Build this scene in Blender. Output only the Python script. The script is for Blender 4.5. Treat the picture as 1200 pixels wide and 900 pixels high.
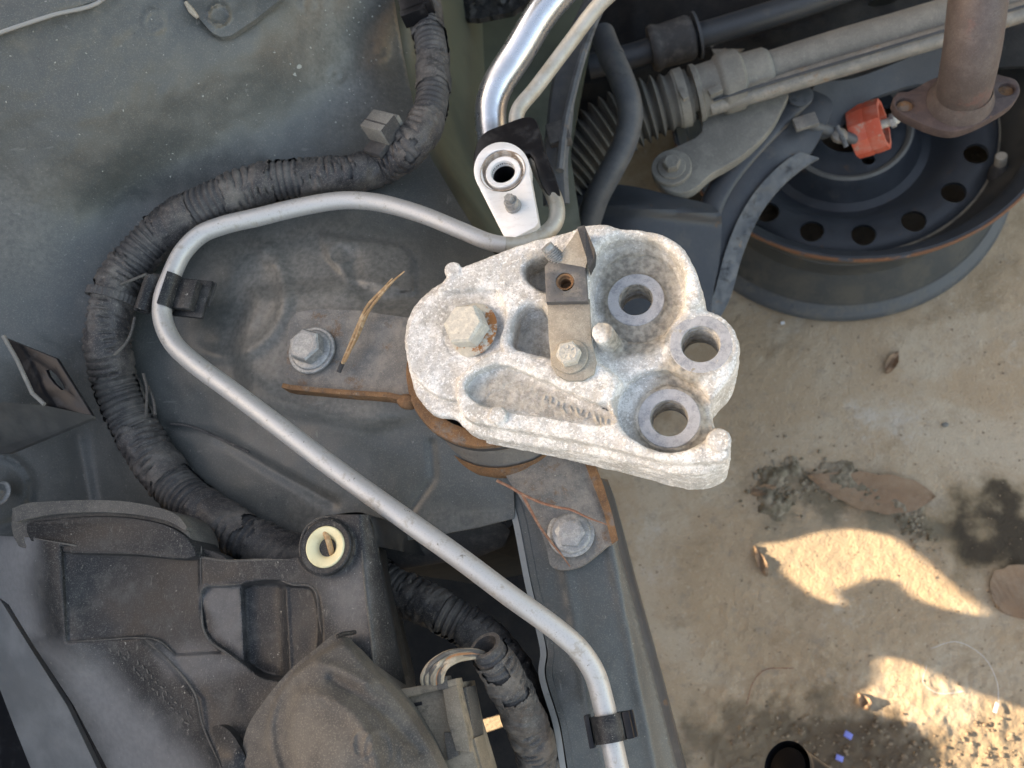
import bpy, bmesh, math, random
import numpy as np
import openvdb
from mathutils import Vector, Matrix
from mathutils.geometry import delaunay_2d_cdt

random.seed(7)
S = bpy.context.scene
for o in list(bpy.data.objects):
    bpy.data.objects.remove(o)
COL = S.collection

# ------------------------------------------------------------------ camera, world, sun, exposure
FPX, CAM_H = 942.0, 1.0                      # focal length in photo pixels, camera height over the ground
VPX, VPY = 820.0, 760.0                      # where the plumb line meets the picture
_up = np.array([-(VPX-600)/FPX, (VPY-450)/FPX, 1.0]); _up /= np.linalg.norm(_up)
_X = np.array([1.0, 0, 0]) - _up[0]*_up; _X /= np.linalg.norm(_X)
_Y = np.cross(_up, _X)
RW = np.array([_X, _Y, _up])
cam_d = bpy.data.cameras.new('camera'); cam = bpy.data.objects.new('camera', cam_d); COL.objects.link(cam)
cam_d.sensor_width = 36; cam_d.lens = 36*FPX/1200; cam_d.clip_start = .01; cam_d.clip_end = 500
cam.matrix_world = Matrix.Translation((0, 0, CAM_H)) @ Matrix(RW.tolist()).to_4x4()
cam_d.dof.use_dof = True; cam_d.dof.focus_distance = .44; cam_d.dof.aperture_fstop = 12
S.camera = cam
SUN_EL, SUN_AZ = math.radians(20), math.atan2(.12, -1)     # low sun from the left, over the wing
to_sun = Vector((math.cos(SUN_EL)*math.cos(SUN_AZ), math.cos(SUN_EL)*math.sin(SUN_AZ), math.sin(SUN_EL)))
W = bpy.data.worlds.new('World'); S.world = W; W.use_nodes = True
nt = W.node_tree
sky = nt.nodes.new('ShaderNodeTexSky'); sky.sky_type = 'NISHITA'; sky.sun_disc = False
sky.sun_elevation = SUN_EL; sky.sun_rotation = math.pi/2 - SUN_AZ
sky.dust_density = 3.0; sky.air_density = 1.0; sky.ozone_density = 1.0
bg = nt.nodes['Background']; bg.inputs['Strength'].default_value = .15
nt.links.new(sky.outputs[0], bg.inputs[0])
sun_d = bpy.data.lights.new('sun', 'SUN'); sun = bpy.data.objects.new('sun', sun_d); COL.objects.link(sun)
sun_d.energy = 4.0; sun_d.angle = math.radians(.4); sun_d.color = (1, .97, .9)
sun.rotation_euler = to_sun.to_track_quat('Z', 'Y').to_euler()
S.view_settings.view_transform = 'Standard'; S.view_settings.look = 'None'
S.view_settings.exposure = 2.35; S.view_settings.gamma = 1
S.view_settings.use_white_balance = True; S.view_settings.white_balance_temperature = 9300; S.view_settings.white_balance_tint = 15
S.render.resolution_x, S.render.resolution_y = 1024, 768

# ------------------------------------------------------------------ geometry helpers
def P(px, py, z):
    """world point at height z seen at photo pixel (px, py); works on arrays"""
    px, py, z = np.asarray(px, float), np.asarray(py, float), np.asarray(z, float)
    cx, cy = (px-600)/FPX, -(py-450)/FPX
    dx = RW[0, 0]*cx + RW[0, 1]*cy - RW[0, 2]
    dy = RW[1, 0]*cx + RW[1, 1]*cy - RW[1, 2]
    dz = RW[2, 0]*cx + RW[2, 1]*cy - RW[2, 2]
    t = (z-CAM_H)/dz
    return np.stack([dx*t, dy*t, z+0*t], -1)
def mpp(px, py, z):
    """metres per photo pixel at that point"""
    cx, cy = (px-600)/FPX, -(py-450)/FPX
    return (z-CAM_H)/(RW[2, 0]*cx + RW[2, 1]*cy - RW[2, 2])/FPX
def vnoise(x, y, z=None, seed=0):
    def h(i, j, k):
        n = (i.astype(np.int64)*374761393 + j.astype(np.int64)*668265263 + k.astype(np.int64)*2147483647 + seed*974711) & 0x7fffffff
        n = ((n ^ (n >> 13))*1274126177) & 0x7fffffff
        n = (n ^ (n >> 16))*668265263 & 0x7fffffff
        return (n & 0xffff)/65535.0
    if z is None: z = np.zeros_like(x)
    i, j, k = np.floor(x), np.floor(y), np.floor(z)
    u, v, w = x-i, y-j, z-k
    u, v, w = u*u*(3-2*u), v*v*(3-2*v), w*w*(3-2*w)
    r = 0
    for a in (0, 1):
        for b in (0, 1):
            for c in (0, 1):
                r = r + (u if a else 1-u)*(v if b else 1-v)*(w if c else 1-w)*h(i+a, j+b, k+c)
    return r*2-1
def fbm(x, y, z=None, seed=0, o=4):
    r, a, f = 0, .5, 1.0
    for q in range(o):
        r = r + a*vnoise(x*f, y*f, None if z is None else z*f, seed+q*17); a *= .5; f *= 2.03
    return r
def sstep(a, b, x):
    t = np.clip((x-a)/(b-a), 0, 1); return t*t*(3-2*t)
def spline(pts, n=12, closed=False):
    p = np.asarray(pts, float)
    if closed: q = np.vstack([p[-1], p, p[0], p[1]])
    else: q = np.vstack([2*p[0]-p[1], p, 2*p[-1]-p[-2]])
    out = []
    for i in range(1, len(q)-2):
        p0, p1, p2, p3 = q[i-1], q[i], q[i+1], q[i+2]
        d = [max(1e-9, np.linalg.norm(b-a)**.5) for a, b in ((p0, p1), (p1, p2), (p2, p3))]
        m1 = (p1-p0)/d[0] - (p2-p0)/(d[0]+d[1]) + (p2-p1)/d[1]; m1 = m1*d[1]
        m2 = (p2-p1)/d[1] - (p3-p1)/(d[1]+d[2]) + (p3-p2)/d[2]; m2 = m2*d[1]
        for s in range(n):
            t = s/n
            out.append((2*t**3-3*t*t+1)*p1 + (t**3-2*t*t+t)*m1 + (3*t*t-2*t**3)*p2 + (t**3-t*t)*m2)
    if not closed: out.append(p[-1])
    return np.array(out)
def resample(p, ds):
    d = np.r_[0, np.cumsum(np.linalg.norm(np.diff(p, axis=0), axis=1))]
    n = max(2, int(round(d[-1]/ds))+1)
    s = np.linspace(0, d[-1], n)
    return np.stack([np.interp(s, d, p[:, k]) for k in range(p.shape[1])], -1), s
def sd_poly(x, y, poly):
    poly = np.asarray(poly, float)[:, :2]
    d = np.full(x.shape, 1e18); sg = np.ones(x.shape)
    n = len(poly)
    for i in range(n):
        a, b = poly[i], poly[i-1]
        ex, ey = b-a; wx, wy = x-a[0], y-a[1]
        t = np.clip((wx*ex+wy*ey)/(ex*ex+ey*ey+1e-18), 0, 1)
        d = np.minimum(d, (wx-ex*t)**2+(wy-ey*t)**2)
        c1, c2, c3 = y >= a[1], y < b[1], ex*wy > ey*wx
        sg = np.where((c1 & c2 & c3) | (~c1 & ~c2 & ~c3), -sg, sg)
    return sg*np.sqrt(d)
def sd_line(x, y, pts):
    pts = np.asarray(pts, float)[:, :2]
    d = np.full(np.shape(x), 1e18)
    for a, b in zip(pts[:-1], pts[1:]):
        ex, ey = b-a; wx, wy = x-a[0], y-a[1]
        t = np.clip((wx*ex+wy*ey)/(ex*ex+ey*ey+1e-18), 0, 1)
        d = np.minimum(d, (wx-ex*t)**2+(wy-ey*t)**2)
    return np.sqrt(d)

# ------------------------------------------------------------------ object helpers
def thing(name, label, cat, loc=(0, 0, 0), group=None):
    o = bpy.data.objects.new(name, None); COL.objects.link(o); o.location = tuple(float(v) for v in loc)
    o.empty_display_size = .02
    o['label'] = label; o['category'] = cat
    if group: o['group'] = group
    return o
def root_loc(o):
    v = Vector((0, 0, 0))
    while o: v = v + o.location; o = o.parent
    return v
def obj(name, verts, faces, m, parent=None, smooth=True, angle=38):
    """one mesh object; verts in world space"""
    off = np.array(root_loc(parent)) if parent else np.zeros(3)
    me = bpy.data.meshes.new(name)
    v = np.asarray(verts, float).reshape(-1, 3) - off
    me.from_pydata(v.tolist() if len(v) < 4000 else [tuple(q) for q in v], [], faces if isinstance(faces, list) else faces.tolist())
    me.update()
    me.materials.append(m)
    if smooth:
        me.polygons.foreach_set('use_smooth', np.ones(len(me.polygons), bool))
        if angle: me.set_sharp_from_angle(angle=math.radians(angle))
    o = bpy.data.objects.new(name, me); COL.objects.link(o)
    if parent: o.parent = parent
    return o
def tag(o, label=None, cat=None, group=None, kind=None):
    for k, v in (('label', label), ('category', cat), ('group', group), ('kind', kind)):
        if v: o[k] = v
    return o
def merge(*parts):
    V, F, n = [], [], 0
    for v, f in parts:
        v = np.asarray(v, float).reshape(-1, 3); V.append(v)
        F += [[i+n for i in q] for q in f]; n += len(v)
    return np.vstack(V), F
def sweep(path, rad, seg=24, caps=True, flat=1.0, closed_path=False):
    """tube; rad is a number, an array per point, or f(s, theta)"""
    p = np.asarray(path, float); n = len(p)
    t = np.gradient(p, axis=0); t /= np.linalg.norm(t, axis=1)[:, None]+1e-12
    s = np.r_[0, np.cumsum(np.linalg.norm(np.diff(p, axis=0), axis=1))]
    up = np.array([0, 0, 1.0]) if abs(t[0][2]) < .9 else np.array([0, 1.0, 0])
    th = np.linspace(0, 2*np.pi, seg, endpoint=False)
    V = np.zeros((n, seg, 3)); a = up - t[0]*np.dot(up, t[0]); a /= np.linalg.norm(a)
    for i in range(n):
        a = a - t[i]*np.dot(a, t[i]); a /= np.linalg.norm(a)
        b = np.cross(t[i], a)
        r = rad(s[i], th) if callable(rad) else (rad[i] if np.ndim(rad) else rad)
        r = np.broadcast_to(r, th.shape)
        V[i] = p[i] + (np.cos(th)*r*flat)[:, None]*a + (np.sin(th)*r)[:, None]*b
    F = []
    for i in range(n-1):
        for j in range(seg):
            k = (j+1) % seg
            F.append([i*seg+j, i*seg+k, (i+1)*seg+k, (i+1)*seg+j])
    if caps:
        F.append(list(range(seg))[::-1]); F.append([(n-1)*seg+j for j in range(seg)])
    return V.reshape(-1, 3), F
def frame(axis):
    z = Vector(axis).normalized(); x = z.orthogonal().normalized(); y = z.cross(x)
    return np.array([x, y, z])
def lathe(prof, org, axis=(0, 0, 1), seg=40, closed=False, sx=1.0, R=None, caps=True):
    """revolve (r, z) pairs about axis"""
    Rm = frame(axis) if R is None else R
    th = np.linspace(0, 2*np.pi, seg, endpoint=False)
    prof = np.asarray(prof, float); n = len(prof)
    V = np.zeros((n, seg, 3))
    V[..., 0] = prof[:, :1]*np.cos(th)*sx; V[..., 1] = prof[:, :1]*np.sin(th); V[..., 2] = prof[:, 1:2]
    V = V.reshape(-1, 3) @ Rm + np.asarray(org)
    F = []
    m = n if closed else n-1
    for i in range(m):
        for j in range(seg):
            k = (j+1) % seg; a = (i+1) % n
            F.append([i*seg+j, i*seg+k, a*seg+k, a*seg+j])
    if not closed and caps:
        if prof[0, 0] > 1e-6: F.append(list(range(seg))[::-1])
        if prof[-1, 0] > 1e-6: F.append([(n-1)*seg+j for j in range(seg)])
    return V, F
def plate(outline, holes=(), top=None, thick=.003, bevel=.0004, R=None, org=None):
    """prism of a 2D outline (xy, world units) with holes, its top at z=0 of the frame"""
    cu = bpy.data.curves.new('tmp', 'CURVE'); cu.dimensions = '2D'; cu.fill_mode = 'BOTH'
    for pts in [outline]+list(holes):
        sp = cu.splines.new('POLY'); sp.points.add(len(pts)-1); sp.use_cyclic_u = True
        for q, w in zip(sp.points, pts): q.co = (w[0], w[1], 0, 1)
    cu.extrude = max(1e-5, thick/2-bevel); cu.bevel_depth = bevel; cu.offset = -bevel; cu.bevel_resolution = 1
    o = bpy.data.objects.new('tmp', cu); COL.objects.link(o)
    me = o.to_mesh()
    V = np.zeros(len(me.vertices)*3); me.vertices.foreach_get('co', V); V = V.reshape(-1, 3)
    F = [list(p.vertices) for p in me.polygons]
    o.to_mesh_clear(); bpy.data.objects.remove(o); bpy.data.curves.remove(cu)
    V[:, 2] -= thick/2
    bm = bmesh.new()
    bv = [bm.verts.new(v) for v in V]
    for f in F:
        try: bm.faces.new([bv[i] for i in f])
        except ValueError: pass
    bmesh.ops.remove_doubles(bm, verts=bm.verts, dist=1e-6)
    bmesh.ops.recalc_face_normals(bm, faces=bm.faces)
    bm.verts.index_update()
    V = np.array([v.co[:] for v in bm.verts]); F = [[v.index for v in f.verts] for f in bm.faces]
    bm.free()
    if R is not None: V = V @ np.asarray(R)
    if org is not None: V = V + np.asarray(org)
    elif top is not None: V[:, 2] += top
    return V, F
def pplate(pts, z, thick=.003, bevel=.0004, holes=(), smooth=0):
    """horizontal plate from photo pixels at height z (top face)"""
    p = spline(pts, smooth, True) if smooth else np.asarray(pts, float)
    out = P(p[:, 0], p[:, 1], z)[:, :2]
    hs = []
    for h in holes:
        h = np.asarray(h, float); hs.append(P(h[:, 0], h[:, 1], z)[:, :2])
    return plate(out, hs, z, thick, bevel)
def circ(cx, cy, r, n=28, ry=None, rot=0):
    t = np.linspace(0, 2*np.pi, n, endpoint=False)
    x, y = r*np.cos(t), (ry or r)*np.sin(t)
    return np.stack([cx+x*math.cos(rot)-y*math.sin(rot), cy+x*math.sin(rot)+y*math.cos(rot)], -1)
def box(c, size, R=None, bevel=.0008):
    bm = bmesh.new(); bmesh.ops.create_cube(bm, size=1)
    for v in bm.verts: v.co = Vector((v.co.x*size[0], v.co.y*size[1], v.co.z*size[2]))
    if bevel: bmesh.ops.bevel(bm, geom=bm.edges[:], offset=bevel, segments=2, affect='EDGES', profile=.6)
    bm.verts.index_update()
    V = np.array([v.co[:] for v in bm.verts]); F = [[v.index for v in f.verts] for f in bm.faces]; bm.free()
    if R is not None: V = V @ np.asarray(R)
    return V+np.asarray(c), F
def rotz(a, tilt=0, tdir=0):
    """rows = local axes; a about world z, then tilted by `tilt` towards azimuth tdir"""
    m = Matrix.Rotation(tilt, 3, Vector((-math.sin(tdir), math.cos(tdir), 0))) @ Matrix.Rotation(a, 3, 'Z')
    return np.array(m.transposed())
def tps(ctrl):
    c = np.asarray(ctrl, float); x = c[:, :2]/300; n = len(c)
    K = lambda r2: .5*r2*np.log(r2+1e-12)
    A = np.zeros((n+3, n+3)); A[:n, :n] = K(((x[:, None]-x[None])**2).sum(-1)) + np.eye(n)*.002
    A[:n, n] = 1; A[:n, n+1:] = x; A[n, :n] = 1; A[n+1:, :n] = x.T
    w = np.linalg.solve(A, np.r_[c[:, 2], 0, 0, 0])
    def f(px, py):
        px, py = np.asarray(px, float)/300, np.asarray(py, float)/300
        r = w[n]+w[n+1]*px+w[n+2]*py
        for i in range(n): r = r + w[i]*K((px-x[i, 0])**2+(py-x[i, 1])**2)
        return r
    return f
def sheet(poly, zf, step=5.0, thick=.0015, holes=(), extra=None):
    """curved sheet over a pixel polygon at heights zf(px, py), with a real thickness"""
    poly = np.asarray(poly, float)
    loops = [resample(np.vstack([q, q[:1]]), step)[0][:-1] for q in [poly]+[np.asarray(h, float) for h in holes]]
    lo, hi = poly.min(0), poly.max(0)
    gx, gy = np.meshgrid(np.arange(lo[0], hi[0], step), np.arange(lo[1], hi[1], step*.87))
    gx = gx + (np.arange(gx.shape[0]) % 2)[:, None]*step*.5
    gx, gy = gx.ravel(), gy.ravel()
    k = sd_poly(gx, gy, loops[0]) < -step*.6
    for h in loops[1:]: k &= sd_poly(gx, gy, h) > step*.6
    pts = [tuple(q) for l in loops for q in l]
    faces, n = [], 0
    for i, l in enumerate(loops):
        ids = list(range(n, n+len(l))); n += len(l)
        a = (np.roll(l, -1, 0)[:, 0]*l[:, 1]-np.roll(l, -1, 0)[:, 1]*l[:, 0]).sum()
        faces.append(ids if (a < 0) == (i == 0) else ids[::-1])
    pts += list(zip(gx[k], gy[k]))
    V, E_, F, *_ = delaunay_2d_cdt([Vector(q) for q in pts], [], faces, 2 if holes else 1, 1e-5)
    V = np.array([q[:] for q in V]); F = np.array(F)
    z = zf(V[:, 0], V[:, 1])
    W3 = P(V[:, 0], V[:, 1], z)
    a, b, c = W3[F[:, 0]], W3[F[:, 1]], W3[F[:, 2]]
    fl = np.cross(b-a, c-a)[:, 2] < 0
    F[fl] = F[fl][:, ::-1]
    n = len(W3)
    e = np.vstack([F[:, [0, 1]], F[:, [1, 2]], F[:, [2, 0]]])
    key = {(int(i), int(j)) for i, j in e}
    be = [(i, j) for i, j in key if (j, i) not in key]
    low = W3.copy(); low[:, 2] -= thick
    faces = F.tolist() + (F[:, ::-1]+n).tolist() + [[j, i, i+n, j+n] for i, j in be]
    return np.vstack([W3, low]), faces
class Vox:
    """signed distance modelling on a grid in metres, turned into one smooth mesh"""
    def __init__(s, lo, hi, h):
        s.lo, s.h = np.array(lo, float), h
        n = np.ceil((np.array(hi)-s.lo)/h).astype(int)+1
        ax = [s.lo[k]+h*np.arange(n[k]) for k in range(3)]
        s.x, s.y = (q.astype(np.float32) for q in np.meshgrid(ax[0], ax[1], indexing='ij'))
        s.z = ax[2].astype(np.float32)[None, None, :]
        s.d = np.full(tuple(n), 1.0, np.float32)
    def ext(s, d2, z0, z1, r=0.0):
        """extrude a 2D distance between z0 and z1, edges rounded by r"""
        a = d2.astype(np.float32)[:, :, None]+r
        b = (np.abs(s.z-(z0+z1)/2)-(z1-z0)/2+r).astype(np.float32)
        return np.minimum(np.maximum(a, b), 0)+np.sqrt(np.maximum(a, 0)**2+np.maximum(b, 0)**2)-r
    def add(s, e, k=.001):
        if k <= 0: s.d = np.minimum(s.d, e); return
        h = np.clip(.5+.5*(e-s.d)/k, 0, 1); s.d = (e*(1-h)+s.d*h-k*h*(1-h)).astype(np.float32)
    def cut(s, e, k=.001):
        e = -e
        if k <= 0: s.d = np.maximum(s.d, e); return
        h = np.clip(.5-.5*(e-s.d)/k, 0, 1); s.d = (e*(1-h)+s.d*h+k*h*(1-h)).astype(np.float32)
    def cyl(s, c, r, z0, z1, rr=0.0, slope=(0, 0)):
        d2 = np.sqrt((s.x-c[0])**2+(s.y-c[1])**2)-r
        return s.ext(d2, z0, z1, rr)
    def mesh(s, adapt=0.0):
        d = s.d.copy()
        for sl in ((0,), (-1,)):
            d[sl[0], :, :] = .01; d[:, sl[0], :] = .01; d[:, :, sl[0]] = .01
        g = openvdb.FloatGrid(.01); g.copyFromArray(np.clip(d, -.01, .01))
        pts, tr, qd = g.convertToPolygons(isovalue=0.0, adaptivity=adapt)
        V = np.asarray(pts)*s.h+s.lo
        F = [list(map(int, q))[::-1] for q in qd]+[list(map(int, q))[::-1] for q in tr]
        a = np.array([V[q[:3]] for q in F[:400]])
        vol = 0
        for q in F:
            p0, p1, p2 = V[q[0]], V[q[1]], V[q[2]]
            vol += p0[2]*((p1[0]-p0[0])*(p2[1]-p0[1])-(p2[0]-p0[0])*(p1[1]-p0[1]))
            if len(q) == 4:
                p1, p2 = V[q[2]], V[q[3]]
                vol += p0[2]*((p1[0]-p0[0])*(p2[1]-p0[1])-(p2[0]-p0[0])*(p1[1]-p0[1]))
        if vol < 0: F = [q[::-1] for q in F]
        return V, F
def boolean_cut(o, cutters):
    for c in cutters:
        m = o.modifiers.new('cut', 'BOOLEAN'); m.object = c; m.operation = 'DIFFERENCE'; m.solver = 'EXACT'
    dg = bpy.context.evaluated_depsgraph_get(); dg.update()
    me = bpy.data.meshes.new_from_object(o.evaluated_get(dg))
    o.modifiers.clear(); o.data = me
    for c in cutters: bpy.data.objects.remove(c)
    me.polygons.foreach_set('use_smooth', np.ones(len(me.polygons), bool)); me.set_sharp_from_angle(angle=math.radians(38))

# ------------------------------------------------------------------ materials
def lin(c):
    return tuple(((v/255)/12.92 if v/255 <= .04045 else ((v/255+.055)/1.055)**2.4) for v in c)+(1,)
def mat(name, col, rough=.6, metal=0.0, layers=(), bump=(), spec=.5, coat=0.0, grit=None):
    """layers: dict(col, rough, metal, scale, lo, hi, det, dis, str, kind, amt); each mixes over the ones before it by a noise mask.
    bump: (kind, scale, strength, distance)"""
    m = bpy.data.materials.new(name); m.use_nodes = True
    t = m.node_tree; N, L = t.nodes, t.links
    b = N['Principled BSDF']; b.inputs['Specular IOR Level'].default_value = spec
    b.inputs['Coat Weight'].default_value = coat; b.inputs['Coat Roughness'].default_value = .25
    tc = N.new('ShaderNodeTexCoord')
    def tex(kind, scale, det=5, dis=0, st=(1, 1, 1), off=0, rou=.55):
        mp = N.new('ShaderNodeMapping'); mp.inputs['Scale'].default_value = tuple(scale*v for v in st)
        mp.inputs['Location'].default_value = (off*3.7, off*1.3, off*2.1)
        L.new(tc.outputs['Object'], mp.inputs[0])
        if kind == 'voronoi':
            n = N.new('ShaderNodeTexVoronoi'); n.feature = 'F1'; L.new(mp.outputs[0], n.inputs['Vector']); n.inputs['Scale'].default_value = 1
            return n.outputs['Distance']
        n = N.new('ShaderNodeTexNoise'); n.inputs['Scale'].default_value = 1; n.inputs['Detail'].default_value = det
        n.inputs['Distortion'].default_value = dis; n.inputs['Roughness'].default_value = rou
        L.new(mp.outputs[0], n.inputs['Vector']); return n.outputs[0]
    def mix(fac, a, c, typ):
        x = N.new('ShaderNodeMix'); x.data_type = typ
        i = {'RGBA': (6, 7, 2), 'FLOAT': (2, 3, 0)}[typ]
        L.new(fac, x.inputs[0])
        for s, v in ((i[0], a), (i[1], c)):
            if hasattr(v, 'is_output'): L.new(v, x.inputs[s])
            else: x.inputs[s].default_value = v
        return x.outputs[i[2]]
    if grit: layers = tuple(layers)+(dict(col=grit[0], rough=.9, scale=1300, lo=.53, hi=.66, det=2, amt=grit[1]), dict(col=tuple(v*.35 for v in grit[0]), scale=1000, lo=.58, hi=.68, det=2, amt=grit[1]*.9, off=21))
    c4 = lambda c: tuple(c)+(1,) if len(c) == 3 else c
    c, r, me = c4(col), rough, metal
    for q, l in enumerate(layers):
        o = tex(l.get('kind', 'noise'), l.get('scale', 100), l.get('det', 6), l.get('dis', 0), l.get('str', (1, 1, 1)), l.get('off', q+1), l.get('rou', .7))
        mr = N.new('ShaderNodeMapRange'); mr.interpolation_type = 'SMOOTHSTEP'
        mr.inputs[1].default_value = l.get('lo', .45); mr.inputs[2].default_value = l.get('hi', .6); mr.inputs[4].default_value = l.get('amt', 1.0)
        L.new(o, mr.inputs[0]); f = mr.outputs[0]
        if 'col' in l: c = mix(f, c, c4(l['col']), 'RGBA')
        if 'rough' in l: r = mix(f, r, l['rough'], 'FLOAT')
        if 'metal' in l: me = mix(f, me, l['metal'], 'FLOAT')
    for s, v in (('Base Color', c), ('Roughness', r), ('Metallic', me)):
        if hasattr(v, 'is_output'): L.new(v, b.inputs[s])
        else: b.inputs[s].default_value = v
    nrm = None
    for q, (kind, scale, stg, dist) in enumerate(bump):
        o = tex(kind, scale, 6, 0, off=q+11)
        bp = N.new('ShaderNodeBump'); bp.inputs['Strength'].default_value = stg; bp.inputs['Distance'].default_value = dist
        L.new(o, bp.inputs['Height'])
        if nrm: L.new(nrm, bp.inputs['Normal'])
        nrm = bp.outputs[0]
    if nrm: L.new(nrm, b.inputs['Normal'])
    return m
DUST = (.23, .21, .18)
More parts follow.
